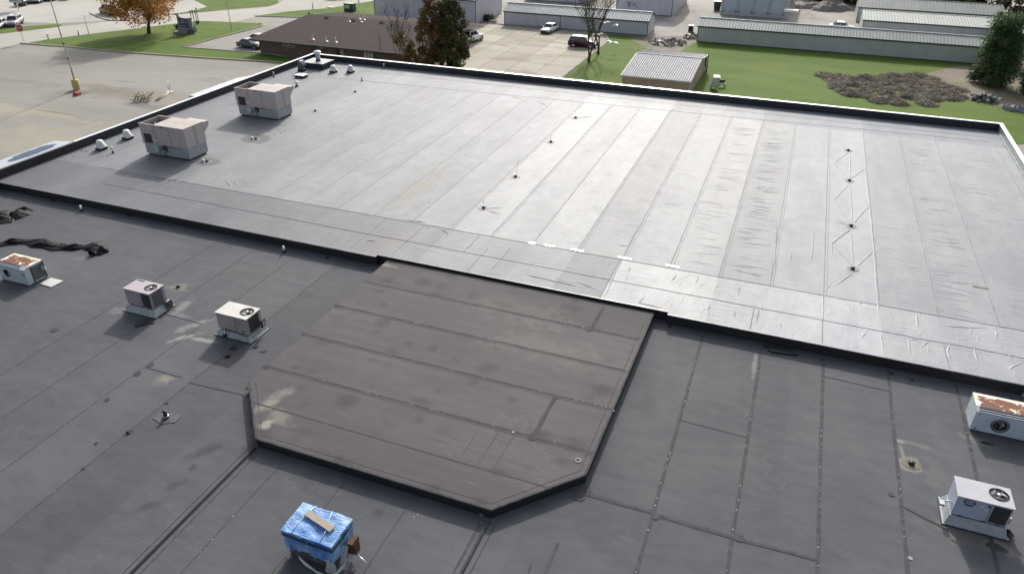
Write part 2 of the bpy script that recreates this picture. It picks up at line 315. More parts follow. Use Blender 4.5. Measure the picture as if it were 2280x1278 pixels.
def membrane(name, lo, hi, rough, rvar, spec, stripdir, x0, step, tint=.12, blobs=(), bumpk=.5, streak=(1, 1, 1), crown=0.0, pits=0, patch=(.03, .03)):
    n = NT(name); X, Y, _ = n.sep()
    s_ = X if stripdir == 'x' else Y
    t = n.m('DIVIDE', n.m('SUBTRACT', s_, x0), step); idx = n.m('FLOOR', t); fr = n.m('SUBTRACT', t, idx)
    rnd = n.wn(n.m('ADD', idx, .37)); rnd2 = n.wn(n.m('ADD', idx, 51.7))
    big = n.noise(.16, 5, .6, n.scale(*streak)); fine = n.noise(9, 4, .7); mid = n.noise(1.1, 5, .65, n.scale(streak[0]*.6, streak[1]*1.6, 1))
    col = n.mix(n.ss(n.m('ADD', n.m('MULTIPLY', big, .6), n.m('MULTIPLY', mid, .4)), .36, .64), lo, hi)
    col = n.mul(1, col, n.mix(n.ss(rnd, 0, 1), (1-tint,)*3, (1+tint,)*3))
    if crown:                           # older dusty sheets on the left, lighter, bluer ones to the right
        left = n.ss(X, -19.36, -19.42); front = n.m('MULTIPLY', n.ss(Y, 39.02, 38.97), n.ss(X, -7.82, -7.88)); side = n.ss(X, .85, .95)
        dust = n.ss(n.noise(.35, 5, .65, n.scale(1, .35, 1)), .4, .65)
        col = n.mul(n.m('MULTIPLY', left, n.m('ADD', .55, n.m('MULTIPLY', dust, .45))), col, (.74, .75, .78))
        col = n.mul(front, col, (.72, .73, .76)); col = n.mul(side, col, (1.04, 1.08, 1.13))
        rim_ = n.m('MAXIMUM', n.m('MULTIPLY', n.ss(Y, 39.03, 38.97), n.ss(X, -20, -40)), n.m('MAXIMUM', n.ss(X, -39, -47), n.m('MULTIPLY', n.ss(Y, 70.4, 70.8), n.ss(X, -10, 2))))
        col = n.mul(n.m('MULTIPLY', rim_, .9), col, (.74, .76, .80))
        crk = n.m('MULTIPLY', n.ss(Y, 39.02, 38.97), n.ss(X, -7.88, -7.82)); col = n.mul(crk, col, (1.10, 1.10, 1.10))
    if pits:                            # dark damp-looking spots
        for sc__, r0_, r1_, am, off in ((pits, .10, .42, .75, 3.3), (pits*1.7, .08, .40, .6, 9.1)):
            v = n.t.nodes.new("ShaderNodeTexVoronoi"); v.inputs['Scale'].default_value = sc__
            mp = n.t.nodes.new("ShaderNodeMapping"); mp.inputs['Location'].default_value = (off, off*.7, 0); mp.inputs['Scale'].default_value = (1, 1.1, 0); n.t.links.new(n.co, mp.inputs[0]); n.t.links.new(mp.outputs[0], v.inputs['Vector'])
            rndc = n.sep(v.outputs['Color'])[0]; dd = n.m('ADD', v.outputs['Distance'], n.m('MULTIPLY', n.m('SUBTRACT', mid, .5), .35))
            f = n.m('MULTIPLY', n.m('SUBTRACT', 1, n.ss(dd, r0_, r1_)), n.ss(rndc, .35, .8))
            col = n.mul(n.m('MULTIPLY', f, am), col, (.55, .53, .54))
    pond = n.noise(.21, 6, .6, n.scale(1, 1.3, 1), .6); ringv = n.m('ABSOLUTE', n.m('SUBTRACT', pond, .56))
    rmask = n.ss(n.noise(.13, 3, .5, n.scale(1.3, .9, 1)), .5, .62)
    col = n.mix(n.m('MULTIPLY', n.m('MULTIPLY', n.m('SUBTRACT', 1, n.ss(ringv, 0, .010)), rmask), .16), col, (.19, .185, .17))      # dried ponding rings
    col = n.mul(n.m('MULTIPLY', n.ss(pond, .56, .60), .45), col, (.86, .86, .88))
    scuff = n.noise(2.6, 6, .72, n.scale(.35, 1.6, 1), .5); col = n.mix(n.m('MULTIPLY', n.ss(scuff, .60, .78), .38), col, (.18, .175, .168))
    for (bx, by, rx, ry, an, c, st, wp, sf) in blobs:
        col = n.mix(n.m('MULTIPLY', n.blob(bx, by, rx, ry, an, wp, sf), st), col, c)
    col = n.mul(.35, col, n.mix(fine, (.6, .6, .6), (1.3, 1.3, 1.3)))
    rg = n.m('ADD', rough-rvar, n.m('MULTIPLY', n.m('ADD', n.m('MULTIPLY', big, .5), n.m('MULTIPLY', rnd2, .5)), rvar*2))
    if crown: rg = n.m('SUBTRACT', rg, n.m('MULTIPLY', crk, .035))
    n.set(col, rg, .37 if crown else 0.0, spec)
    h = n.m('ADD', n.m('MULTIPLY', mid, .030), n.m('MULTIPLY', fine, .0035))
    if crown:                           # each sheet cups slightly between its laps
        prof = n.m('MULTIPLY', n.m('ABSOLUTE', n.m('SUBTRACT', fr, n.m('ADD', .3, n.m('MULTIPLY', rnd, .4)))), crown)
        wr = n.noise(1.0, 3, .55, n.scale(.28, 4.2, 1)); wr2 = n.ss(wr, .5, .78)
        wf = n.noise(1.0, 4, .6, n.scale(.55, 9, 1), .4); wm = n.ss(n.noise(.5, 3, .5, n.scale(1, .5, 1)), .42, .62)
        h = n.m('ADD', h, n.m('MULTIPLY', n.m('MULTIPLY', n.ss(n.noise(1.6, 4, .6, n.scale(1.5, .5, 1), 1.2), .42, .66), crk), .0075))
        h = n.m('ADD', h, n.m('ADD', prof, n.m('ADD', n.m('MULTIPLY', wr2, .014), n.m('MULTIPLY', n.m('MULTIPLY', n.ss(wf, .45, .7), wm), .007))))
    n.bump(h, bumpk, 1.0)
    return n.mat

def B(px, py, z, rx, ry, c, st=.8, an=0, wp=.5, sf=.6):
    p = at(px, py, z); return (p.x, p.y, rx, ry, an, c, st, wp, sf)
tan, pale, dk = (.20, .18, .145), (.155, .155, .15), (.035, .035, .037)
lowblobs = [
    B(1150/3.55, 700, 0, .01, .01, tan, 0), 
    B(405, 685, 0, .4, 1.4, (.22, .22, .21), .75, .1, .7, .9), B(428, 725, 0, .4, 1.5, (.22, .22, .21), .85, -.5, .6, .9), B(408, 752, 0, 1.1, .28, (.27, .27, .26), .9, .9, .45, .8), B(395, 700, 0, .9, .35, (.21, .21, .2), .7, 0, .6, .9),
    B(452, 757, 0, 1.1, .24, (.27, .27, .26), .85, .15, .4, .8), B(262, 692, 0, .9, .5, pale, .8, 0, .7, .9), B(385, 641, 0, 1.4, .22, pale, .6, 0, .5, .8),
    B(1920/5.3, 845, 0, .7, .5, (.17, .16, .14), .7, 0, .8, .9), B(372, 844, 0, .55, .35, (.22, .21, .18), .8, 0, .9, .9), B(397, 640, 0, .6, .5, tan, .7, 0, .5, .5),
    B(180, 575, 0, .8, .4, pale, .5, 0, .7, .9), B(2029, 1033, 0, .55, .55, (.24, .22, .18), .9, 0, .45, .5), B(2002, 982, 0, .35, .2, (.26, .25, .22), .8, 0, .5, .6),
    B(2010, 1010, 0, .12, 1.0, (.22, .21, .19), .7, .1, .5, .6), B(2040, 990, 0, 1.0, .22, (.17, .165, .155), .6, -.1, .6, .8), B(2150, 1195, 0, 1.5, .6, (.15, .14, .12), .8, -.1, .8, .6),
    B(2230, 1222, 0, .62, .42, (.20, .18, .15), .9, -.2, .5, .45), B(2225, 1222, 0, .42, .26, (.05, .05, .045), .95, -.2, .5, .4), B(2185, 985, 0, .9, .35, (.17, .16, .13), .7, -.2, .7, .7),
    B(1680, 815, 0, .17, 1.35, (.20, .19, .185), .75, .03, .4, .5), B(1785, 835, 0, .55, 1.0, (.075, .072, .078), .6, .1, .5, .5), B(2080, 1060, 0, .5, 1.6, (.14, .135, .13), .5, 0, .8, .9),
    B(560, 1000, 0, .6, 1.0, dk, .5, 0, .6, .9), B(455, 1005, 0, .45, .95, dk, .6, -.5, .5, .7), B(388, 1080, 0, .3, .6, dk, .55, -.5, .5, .7), B(335, 1125, 0, .35, .7, dk, .5, -.6, .5, .8), B(430, 1040, 0, .2, .25, dk, .55, 0, .5, .8),
    B(560, 1012, 0, .3, .9, (.03, .03, .03), .4, 0, .4, .9), B(845, 1140, 0, .3, .35, dk, .5, 0, .5, .9), B(1180, 1266, 0, .07, .25, dk, .7, .1, .2, .5), B(1440, 900, 0, .6, .9, dk, .25, 0, .6, .9),
    B(100, 640, 0, 3.5, 2.0, (.085, .08, .085), .35, .1, .9, .9), B(560, 620, 0, 3, 2, (.10, .092, .095), .4, .1, .9, .9), B(40, 430, 0, 1.8, .3, (.14, .14, .13), .5, 0, .9, .9)]
lowm = membrane('weathered_membrane', (.073, .077, .087), (.102, .104, .113), .78, .04, .22, 'x', -33.35, 2.993, .06, lowblobs[1:], .35)
deckm = membrane('dusty_membrane', (.074, .069, .072), (.100, .093, .096), .78, .04, .22, 'y', 22.3, 3.0, .05, [
    B(600, 895, PZ, .5, 1.7, (.24, .225, .19), .85, -.3, .55, .95), B(625, 930, PZ, 1.0, .5, (.20, .185, .16), .75, -.3, .6, .95), B(592, 945, PZ, .3, .4, (.30, .28, .24), .8, 0, .5, .7),
    B(860, 590, PZ, 1.2, .35, (.24, .20, .17), .8, 0, .6, .8), B(875, 585, PZ, .8, .15, (.04, .035, .03), .8, 0, .6, .8), B(1150, 690, PZ, 4, 1.6, (.135, .125, .112), .55, 0, .9, .9),
    B(1210, 775, PZ, 4, 1.4, (.14, .13, .115), .6, 0, .8, .9), B(800, 700, PZ, 3, 1.2, (.11, .105, .10), .5, 0, .9, .9)], .3, pits=.55, streak=(.55, 1.5, 1))
upm = membrane('glossy_membrane', (.205, .211, .217), (.262, .268, .270), .74, .025, 1.0, 'x', -19.4, 2.905, .07, [
    B(930, 420, U, 1.2, 6, (.17, .165, .09), .4, 0, .9, .9), B(571, 310, U, 1.5, 1.3, (.075, .07, .07), .8, 0, .15, .3), B(463, 361, U, 1.3, .9, (.075, .07, .07), .8, 0, .15, .3),
    B(860, 540, U, 2.4, 2.6, (.15, .14, .13), .5, 0, .9, .9)], .55, streak=(1.6, .35, 1), crown=.085)
lapm = M('lap_sealant', (.058, .060, .065), (.088, .089, .094), rough=.85, ns=3, spec=.12)
lapu = M('lap_edge', (.13, .135, .14), (.21, .215, .22), rough=.74, metal=.3, ns=2, spec=.8)
lapd = M('deck_lap', (.062, .058, .058), (.080, .075, .074), rough=.85, ns=2, spec=.12)
screw_shade = M('plate_and_batten_shade', (.015, .015, .015), rough=.7); screwl = M('plate_light', (.36, .36, .36), (.2, .2, .2), rough=.5)  # the dark plate colour also paints the battens' shadow side
brightp = M('silver_patch', (.75, .75, .73), (.62, .62, .6), rough=.35, metal=.2)

def dot(mb, x, y, z, r, mi):
    k = 7; a0 = random.random()
    mb.add([(x+r*math.cos(a0+2*math.pi*i/k)*random.uniform(.75, 1.2), y+r*math.sin(a0+2*math.pi*i/k)*random.uniform(.75, 1.2), z) for i in range(k)], [list(range(k))], mi)
def lap(mb, a, b, z, w, mi, jit=.012, step=.8, h=.004):
    a, b = Vector((a[0], a[1], 0)), Vector((b[0], b[1], 0)); L = (b-a).length; k = max(2, int(L/step)); d = (b-a).normalized(); nr = Vector((-d.y, d.x, 0))
    vs = []
    for i in range(k+1):
        p = a+(b-a)*i/k; o = nr*random.uniform(-jit, jit); w1 = w*random.uniform(.8, 1.15)/2
        vs += [p-nr*w1+o+Vector((0, 0, z+.001)), p+o+Vector((0, 0, z+h+.001)), p+nr*w1+o+Vector((0, 0, z+.001))]
    fs = []
    for i in range(k): q = i*3; fs += [(q, q+3, q+4, q+1), (q+1, q+4, q+5, q+2)]
    mb.add(vs, fs, mi)

# lower roof ------------------------------------------------------------------
mb = MB(); mb.sheet([(XL, -24), (XR, -24), (XR, 34.3), (XL, 34.3)], 0, 0)
z = .004
for i in range(-9, 7):                      # sheets run away from the camera every 3 m
    x = -1.96+2.993*i if i > -6 else -33.35+2.993*(i+9)
    y0, y1 = -10, 33.6
    if i in (-6, -5, -4, -3, -2, -1) and -21.3 < x < -4.8: y1 = 17.7
    dense = x > -5.5
    lap(mb, (x, y0), (x, y1), z, .15 if dense else .045, 1, .012)
    yy = y0
    while yy < y1:
        yy += random.uniform(.1, .55) if dense else random.uniform(.3, 1.1)
        if yy < y1 and random.random() < (.8 if x > -3 else .55):
            dot(mb, x+random.uniform(-.02, .02), yy, z+.006, random.uniform(.015, .032), 3 if random.random() < (.45 if dense else .5) else 2)
for i in range(8):
    x = -33.35+2.993*i-.9
for (a, b, w) in (((-4.7, 20.4), (-1.96, 20.4), .2), ((-1.96, 20.35), (1.03, 20.3), .2), ((1.03, 20.3), (4.02, 20.4), .17), ((7.0, 24.3), (8.6, 23.6), .12), 
                  ((-27.3, 20.5), (-25.0, 20.5), .07), ((-24.4, 20.3), (-21.4, 20.5), .08), ((-30.4, 24.7), (-27.4, 24.6), .06), 
                  ((4.0, 32.0), (7.0, 31.9), .05), ((-1.9, 26.2), (1.0, 26.1), .03)):
    lap(mb, a, b, z+.006, w, 1, .01)
for px, py, r, mi in ((238, 890, .16, 2), (288, 962, .16, 2), (282, 966, .12, 2), (306, 832, .2, 2), (214, 987, .09, 2), (122, 734, .22, 1),(335, 812, .2, 1),
                      (370, 897, .12, 2), (185, 1043, .09, 2), (560, 860, .3, 1), (548, 880, .2, 1), (1460, 1150, .16, 1), (1645, 1197, .2, 1), (1290, 1105, .3, 1), (1985, 1100, .14, 2), (2027, 1243, .09, 3), (1310, 1090, .15, 1), (930, 1146, .03, 3), (922, 1151, .03, 3)):
    p = at(px, py, 0); dot(mb, p.x, p.y, z+.016, r, mi)
# raised battens either side of the deck
for (x, w) in ((-18.55, .06), (-7.72, .08)):
    lap(mb, (x-.28, -10), (x-.28, 17.6), z+.002, .05, 1, .008)
    lap(mb, (x+.30, -10), (x+.30, 17.6), z+.002, .05, 1, .008)
    vs = [(x-.07, -10, .006), (x-.03, -10, .075), (x+.03, -10, .075), (x+.08, -10, .006)]; vs += [(a, 17.75, c) for a, b, c in vs]
    mb.add(vs, [(0, 4, 5, 1), (1, 5, 6, 2), (2, 6, 7, 3)], 2 if x < -10 else 1)  # left batten coloured black all over to deepen its shadow line
    mb.add([(x-.01, -10, .079), (x+.09, -10, .009), (x+.09, 17.75, .009), (x-.01, 17.75, .079)], [(0, 1, 2, 3)], 2)  # black strip painting in the shaded right face of each batten
for k in range(26):                          # rubble and grit along the foot of the step
    x = random.uniform(-54, 17); dot(mb, x, random.uniform(32.7, 33.7), z+.004, random.uniform(.03, .13), random.choice((2, 2, 1)))
mb.build('lower_roof', [lowm, lapm, screw_shade, screwl], bld)

# raised deck -----------------------------------------------------------------
poly = [(-21.3, 20.95), (-18.5, 17.88), (-7.68, 17.9), (-4.85, 20.97), (-4.75, 34.0), (-21.25, 34.0)]
mb = MB(); mb.prism(poly, .001, PZ, 4, 0)
for y in (22.3, 25.3, 28.33, 31.2):
    lap(mb, (-21.25, y), (-4.9, y-.02), PZ+.002, .13, 1, .01); lap(mb, (-21.25, y-.16), (-4.9, y-.18), PZ+.002, .03, 1, .01)
    for k in range(40): dot(mb, random.uniform(-21, -5), y+random.uniform(-.02, .02), PZ+.010, .022, 3 if random.random() < .35 else 2)
lap(mb, (-20.2, 19.8), (-5.9, 19.75), PZ+.002, .08, 1, .01); pass
for (a, b, w) in (((-7.55, 22.35), (-7.5, 25.25), .2), ((-7.5, 31.3), (-7.45, 33.5), .22), ((-9.1, 19.9), (-9.05, 22.2), .025), ((-8.4, 19.9), (-8.35, 22.2), .02), ((-9.9, 20.2), (-9.9, 21.6), .015)): lap(mb, a, b, PZ+.003, w, 1, .008)
inner = [(-21.0, 21.05), (-18.4, 18.15), (-7.8, 18.17), (-5.13, 21.07), (-5.03, 33.6)]
for a, b in zip(inner, inner[1:]): lap(mb, a, b, PZ+.002, .035, 1, .006)
edge = [(-21.3, 20.95), (-18.5, 17.88), (-7.68, 17.9), (-4.85, 20.97), (-4.75, 33.8)]
for px, py, r, mi in ((747, 680, .14, 1), (674, 744, .14, 1), (591, 818, .2, 1), (1397, 825, .12, 2), (1312, 732, .25, 1), (1185, 973, .25, 1), (1237, 883, .15, 1), (1143, 962, .05, 3), (1364, 914, .1, 2)):
    p = at(px, py, PZ); dot(mb, p.x, p.y, PZ+.013, r, mi)
mb.build('raised_deck', [deckm, lapd, screw_shade, screwl, black], bld)
mb = MB()
for a, b in zip(edge, edge[1:]):
    a, b = Vector((*a, 0)), Vector((*b, 0)); d = (b-a).normalized(); nr = Vector((d.y, -d.x, 0))
    q = [a-nr*.05, a+nr*.035, b+nr*.035, b-nr*.05]
    mb.frust([v+Vector((0, 0, PZ-.06)) for v in q], [v+Vector((0, 0, PZ+.018)) for v in q])
mb.build('deck_edge_trim', M('deck_trim', (.085, .085, .087), (.05, .05, .052), rough=.85, ns=2, spec=.15), bld)

# upper roof ------------------------------------------------------------------
yl2 = 34.13
out = [(XL, YL), (-22.0, YL), (-22.0, yl2), (-4.0, yl2), (-4.0, YL), (XR, YL), (XR, YB), (XL, YB)]
mb = MB(); mb.sheet(out, U, 0)
zz = U+.003
seams = [-19.4+2.905*i for i in range(-10, 12)]
for x in seams:
    if x < -46: continue
    y0 = 39.05; y1 = 69.3+(x+44)*.045
    lap(mb, (x, y0), (x, y1), zz, .07, 1, .012, .9, .012)
    if x > -20 and random.random() < .8: lap(mb, (x+.17, y0), (x+.17, y1), zz, .03, 1, .02, .9, .008)
def far(x): return 69.3+(x+44)*.045
lap(mb, (-50, 38.98), (XR-1.2, 39.05), zz, .06, 1, .015, 1, .014)
lap(mb, (-47, 36.5), (XR, 36.25), zz, .05, 1, .02, 1, .014)
lap(mb, (-50, far(-50)), (XR-1, far(XR)), zz, .06, 1, .015, 1, .012)
lap(mb, (-50, 73.0), (XR, 73.3), zz, .04, 1, .02, 1, .01)
lap(mb, (-50.5, 34.2), (-50.5, 75), zz, .05, 1, .015, 1, .01)
lap(mb, (-53.2, 34.2), (-53.2, 60), zz, .04, 1, .015, 1, .008)
lap(mb, (XR-.9, 34), (XR-.9, YB), zz, .06, 1, .02, 1, .012)
lap(mb, (-47.6, 38.98), (-47.6, 69), zz, .04, 1, .015, 1, .008)
for x, y0, y1 in ((-24.1, 34.3, 39), (-21.2, 34.4, 39), (-17.2, 36.3, 38.9), (-16, 34.3, 37.4), (-14.7, 35, 38), (-7.85, 34.2, 39), (-42, 36.6, 39), (-29.5, 34, 36.4), (.3, 34, 36.2), (3.84, 34, 39), (9.6, 34, 36.2)):
    lap(mb, (x, y0), (x, y1), zz, .05, 1, .01, .6, .014)
def pu(px, py): p = at(px, py, U); return (p.x, p.y)
folds = [[(1891, 338), (1858, 362), (1888, 398)], [(1890, 400), (1928, 375)], [(1893, 341), (1892, 398)], [(1891, 409), (1857, 445), (1892, 496)], [(1900, 497), (1937, 456)], [(1892, 412), (1898, 495)],
         [(1895, 510), (1850, 543), (1853, 566)], [(1893, 515), (1900, 591)], [(1905, 595), (1946, 557)], [(1860, 552), (1899, 594)], [(1899, 607), (1857, 637)], [(1853, 628), (1836, 650)], [(1868, 320), (1889, 334)],
         [(1925, 374), (1934, 440), (1946, 560), (1957, 717)], [(1960, 740), (1966, 782)], [(1831, 657), (1832, 712)], [(1812, 508), (1807, 582)], [(1729, 499), (1725, 597)], [(1930, 735), (1917, 754)],
         [(2041, 695), (2043, 735)], [(2100, 726), (2199, 731)], [(2217, 737), (2218, 754)], [(2020, 750), (2027, 793)], [(2029, 758), (2044, 754)], [(2050, 773), (2072, 757)], [(2064, 770), (2068, 790)],
         [(2114, 765), (2109, 782), (2119, 807)], [(2168, 773), (2179, 810)], [(2247, 824), (2258, 813), (2280, 808)], [(1690, 686), (1684, 717)], [(1739, 715), (1739, 729)], [(1424, 500), (1386, 576), (1345, 662)],
         [(1403, 590), (1401, 607)], [(1506, 610), (1494, 627)], [(1556, 610), (1548, 635)], [(1648, 632), (1643, 658)], [(1579, 677), (1576, 694)], [(1634, 688), (1636, 708)], [(1689, 686), (1684, 720)], [(1435, 657), (1424, 675), (1474, 686)],
         [(1172, 612), (1285, 638)], [(1286, 628), (1330, 646)], [(1190, 224), (1220, 237)], [(1170, 222), (1135, 216)], [(501, 402), (512, 412), (514, 420)], [(540, 400), (552, 412)], [(520, 400), (530, 419)], [(1226, 316), (1228, 298)], [(1150, 388), (1157, 350)],
         [(1077, 458), (1079, 441)], [(1085, 464), (1120, 463)], [(1085, 468), (1112, 478)], [(1290, 262), (1318, 261)], [(905, 490), (950, 497)], [(950, 500), (958, 511)], [(982, 512), (998, 520), (992, 535)], [(815, 535), (838, 538)], [(1760, 583), (1764, 560)], [(2094, 683), (2101, 695)], [(1920, 672), (1912, 678)]]
for f in folds:
    q = [Vector((*pu(*p), 0)) for p in f]; dense_ = []
    for a, b in zip(q, q[1:]):
        k = max(2, int((b-a).length/.5))
        for i in range(k): dense_.append(a+(b-a)*i/k+Vector((random.uniform(-.03, .03), random.uniform(-.03, .03), 0)))
    dense_.append(q[-1]); w_ = random.uniform(.12, .17); mb.ridge(dense_, w_, w_*random.uniform(.17, .24), zz)
for dx, dy in ((-18.64, 65.2), (-18.64, 57.8), (-18.64, 49.2), (-18.64, 42.95), (5.42, 65.1), (5.42, 57.9), (5.42, 49.3), (5.42, 42.95), (-42.7, 57.8)):
    for k in range(random.choice((3, 5, 8))):
        a = random.uniform(0, 6.28); L = random.uniform(.35, 1.3); b_ = a+random.uniform(-.3, .3); mb.ridge([(dx+.18*math.cos(a), dy+.18*math.sin(a)), (dx+L*.5*math.cos(b_), dy+L*.5*math.sin(b_)), (dx+L*math.cos(a), dy+L*math.sin(a))], .07, random.uniform(.004, .014), zz)
rr = random.Random(3)
def wrinkles(x0, x1, y0, y1, k, lmin, lmax, h, w=.07, slope=.12, wob=.05):
    for _ in range(k):
        L = rr.uniform(lmin, lmax); x = rr.uniform(x0, max(x0, x1-L)); y = rr.uniform(y0, y1); sl = rr.gauss(0, slope); pts = []
        for j in range(4): pts.append((x+L*j/3, y+sl*L*j/3+rr.uniform(-wob, wob)))
        mb.ridge(pts, w*rr.uniform(.7, 1.3), h*rr.uniform(.6, 1.3), zz)
wrinkles(-1.7, .7, 40, 68, 70, .9, 2.0, .011)
wrinkles(-4.7, -2.1, 40, 68, 50, .8, 1.9, .009)
wrinkles(-13, -5, 39.5, 56, 26, .6, 1.4, .009)
wrinkles(9.8, 12.2, 39.5, 68, 40, .9, 2.0, .009)
wrinkles(12.6, 16.9, 39.5, 68, 40, .8, 2.2, .006)
wrinkles(6.8, 9.4, 39.5, 60, 22, .7, 1.8, .005)
wrinkles(-38, -19, 42, 68, 30, .7, 1.5, .004)
wrinkles(-27, 16, 35.6, 38.2, 22, .4, 1.1, .005, slope=1.2)
for _ in range(26):                      # short cross-puckers of the edge sheets
    x = rr.uniform(-9, 17); y = rr.uniform(34.6, 38); L = rr.uniform(.35, 1.3)
    mb.ridge([(x, y), (x+rr.uniform(-.15, .2), y+L*.5), (x+rr.uniform(-.1, .3), y+L)], .11, .013, zz)
for px, py, r in ((1186, 542, .17), (1180, 541, .12), (1215, 546, .12), (1224, 548, .12), (1232, 549, .1)):
    p = pu(px, py); dot(mb, p[0], p[1], zz+.02, r, 2)
for px, py in ((1285, 558), (1391, 575), (1497, 593), (2183, 640)):
    p = pu(px, py); mb.sheet([(p[0]-.4, p[1]-.07), (p[0]+.42, p[1]-.09), (p[0]+.4, p[1]+.08), (p[0]-.42, p[1]+.07)], zz+.02, 2 if py < 600 else 1)
for px, py in ((390, 401), (405, 406), (600, 293), (612, 300), (625, 296), (635, 293), (580, 320), (345, 382), (352, 398), (365, 400), (378, 402), (410, 405), (163, 350), (193, 338), (183, 336)):
    p = pu(px, py); dot(mb, p[0], p[1], zz+.016, random.uniform(.05, .12), 3)
mb.build('upper_roof', [upm, lapu, brightp, screw_shade], bld)
# step face and its metal edge
mb = MB(); me = MB()
pts = [(XL, YL), (-22.0, YL), (-22.0, yl2), (-4.0, yl2), (-4.0, YL), (XR, YL)]
for a, b in zip(pts, pts[1:]):
    horiz = a[1] == b[1]
    if horiz:
        mb.box(a[0], a[1]+.03, .001, b[0], a[1]+.06, U-.05)
        me.box(a[0], a[1]-.06, U-.055, b[0], a[1]-.004, U+.012)
    else:
        x = a[0]; lo_, hi_ = sorted((a[1], b[1])); mb.box(x-.02, lo_+.06, .001, x+.02, hi_+.03, U-.05)
mb.build('step_face', black, bld); bevel(me.build('roof_edge_strip', M('edge_strip', (.20, .20, .205), (.12, .12, .125), rough=.42, metal=.4, ns=1.5), bld), .01)

# parapets --------------------------------------------------------------------
parm = M('parapet_membrane', (.021, .024, .031), (.014, .016, .021), rough=.45, ns=.8, spec=.5)
MB().box(XL-.18, -24, -.28, XL, YB, PT).box(XL-.18, YB, U-.5, XR, YB+.28, PT).build('parapet', parm, bld)
MB().box(XR, -24, -.28, XR+.2, YB+.28, PT).build('parapet', galv, bld)
mb = MB(); mb.box(XL-.26, 41.3, PT+.002, XL+.03, YB+.34, PT+.05); me = MB(); me.box(XL+.032, YB-.02, PT+.002, XR-.05, YB+.34, PT+.05)
mc = MB(); mc.box(XR-.048, YL, PT+.002, XR+.28, YB+.34, PT+.05)
cop = M('coping_metal', (.80, .82, .84), (.68, .71, .74), rough=.35, metal=.35, ns=1.0, stretch=(1, .3, 1))
for m_ in (mb, me, mc): bevel(m_.build('coping', cop, bld), .012)
for i in range(9):                          # membrane laps up the parapet
    x = -50+i*8.1; MB().box(x, YB-.012, U+.02, x+.12, YB+.002, PT-.01).build('parapet_seam', M('parapet_lap', (.01, .011, .014), rough=.6), bld)
mb = MB(); mb.box(XR-.06, 36, U+.01, XR+.002, 75, U+.08)
mb.build('termination_bar', M('term_bar', (.5, .48, .42), (.22, .2, .18), rough=.6, metal=.3, ns=4), bld)
# side canopies
n = NT('canopy_metal'); pp = at(75, 340, 1.2)
w = n.blob(pp.x-.1, pp.y, .62, 2.3, .04, .22, .12)
n.set(n.mix(w, (.46, .49, .52), (.055, .085, .135)), .5, n.m('MULTIPLY', n.m('SUBTRACT', 1, w), .3), .25); canm = n.mat
MB().prism([(XL-.2, 20), (XL-.2, 42.6), (-55.5, 41.45), (-57.05, 41.05), (-57.05, 20)], .95, 1.2, 0).build('canopy', canm, bld)
MB().prism([(XL-.2, 56), (XL-.2, 65.2), (-56.35, 63.2), (-56.35, 56)], .95, 1.2, 0).build('canopy', M('canopy_plain', (.50, .53, .56), (.42, .45, .48), rough=.5, metal=.35), bld)
MB().box(XL-.03, 20, PT-.03, XL+.04, 41.3, PT+.004).build('coping', M('coping_dark', (.10, .11, .12), rough=.5), bld)

# ------------------------------------------------------------------ rooftop equipment
def panel_hole(mb, x0, y0, x1, y1, cx, cy_, r, z, mi=0, n=32, depth=.18, M4=None, wall=None):
    """flat panel with a round hole and the hole's side wall"""
    T = (lambda v: M4 @ Vector(v)) if M4 else (lambda v: Vector(v))
    ang = sorted([2*math.pi*i/n for i in range(n)]+[math.atan2(b-cy_, a-cx) % (2*math.pi) for a in (x0, x1) for b in (y0, y1)])
    inn, outp = [], []
    for a in ang:
        c, s_ = math.cos(a), math.sin(a); t = 1e9
        if c > 1e-9: t = min(t, (x1-cx)/c)
        if c < -1e-9: t = min(t, (x0-cx)/c)
        if s_ > 1e-9: t = min(t, (y1-cy_)/s_)
        if s_ < -1e-9: t = min(t, (y0-cy_)/s_)
        inn.append((cx+r*c, cy_+r*s_)); outp.append((cx+t*c, cy_+t*s_))
    k = len(ang); vs = [T((*p, z)) for p in inn]+[T((*p, z)) for p in outp]+[T((*p, z-depth)) for p in inn]
    mb.add(vs, [(i, k+i, k+(i+1) % k, (i+1) % k) for i in range(k)], mi)
    mb.add(vs, [(i, (i+1) % k, 2*k+(i+1) % k, 2*k+i) for i in range(k)], mi if wall is None else wall)
def fan_mesh(r, blades=3, M4=None, grille=False):
    mb = MB(); T = M4 or Matrix()
    for b in range(blades):
        a0 = 2*math.pi*b/blades+.5; vs = []
        for j in range(5):
            rr_ = r*(.2+.72*j/4); wa = .30+.38*j/4
            for sgn, zz_ in ((-1, .05), (1, -.03)): vs.append(T @ Vector((rr_*math.cos(a0+sgn*wa), rr_*math.sin(a0+sgn*wa), zz_)))
        mb.add(vs, [(2*j, 2*j+2, 2*j+3, 2*j+1) for j in range(4)], 0, True)
    mb.lathe([(0.0, .09), (r*.16, .09), (r*.22, .05), (r*.22, -.08), (0, -.08)], 14, M4=T, mi=1, cap=False)
    return mb
def fan_guard(mb, r, z, M4=None, rings=4, w=.006):
    T = M4 or Matrix()
    for k in range(1, rings+1):
        q = r*k/rings; mb.tube([T @ Vector((q*math.cos(t*math.pi/12), q*math.sin(t*math.pi/12), z)) for t in range(25)], w, 4)
    for k in range(6):
        a = math.pi*k/3; mb.tube([T @ Vector((0, 0, z)), T @ Vector((r*math.cos(a), r*math.sin(a), z))], w, 4)
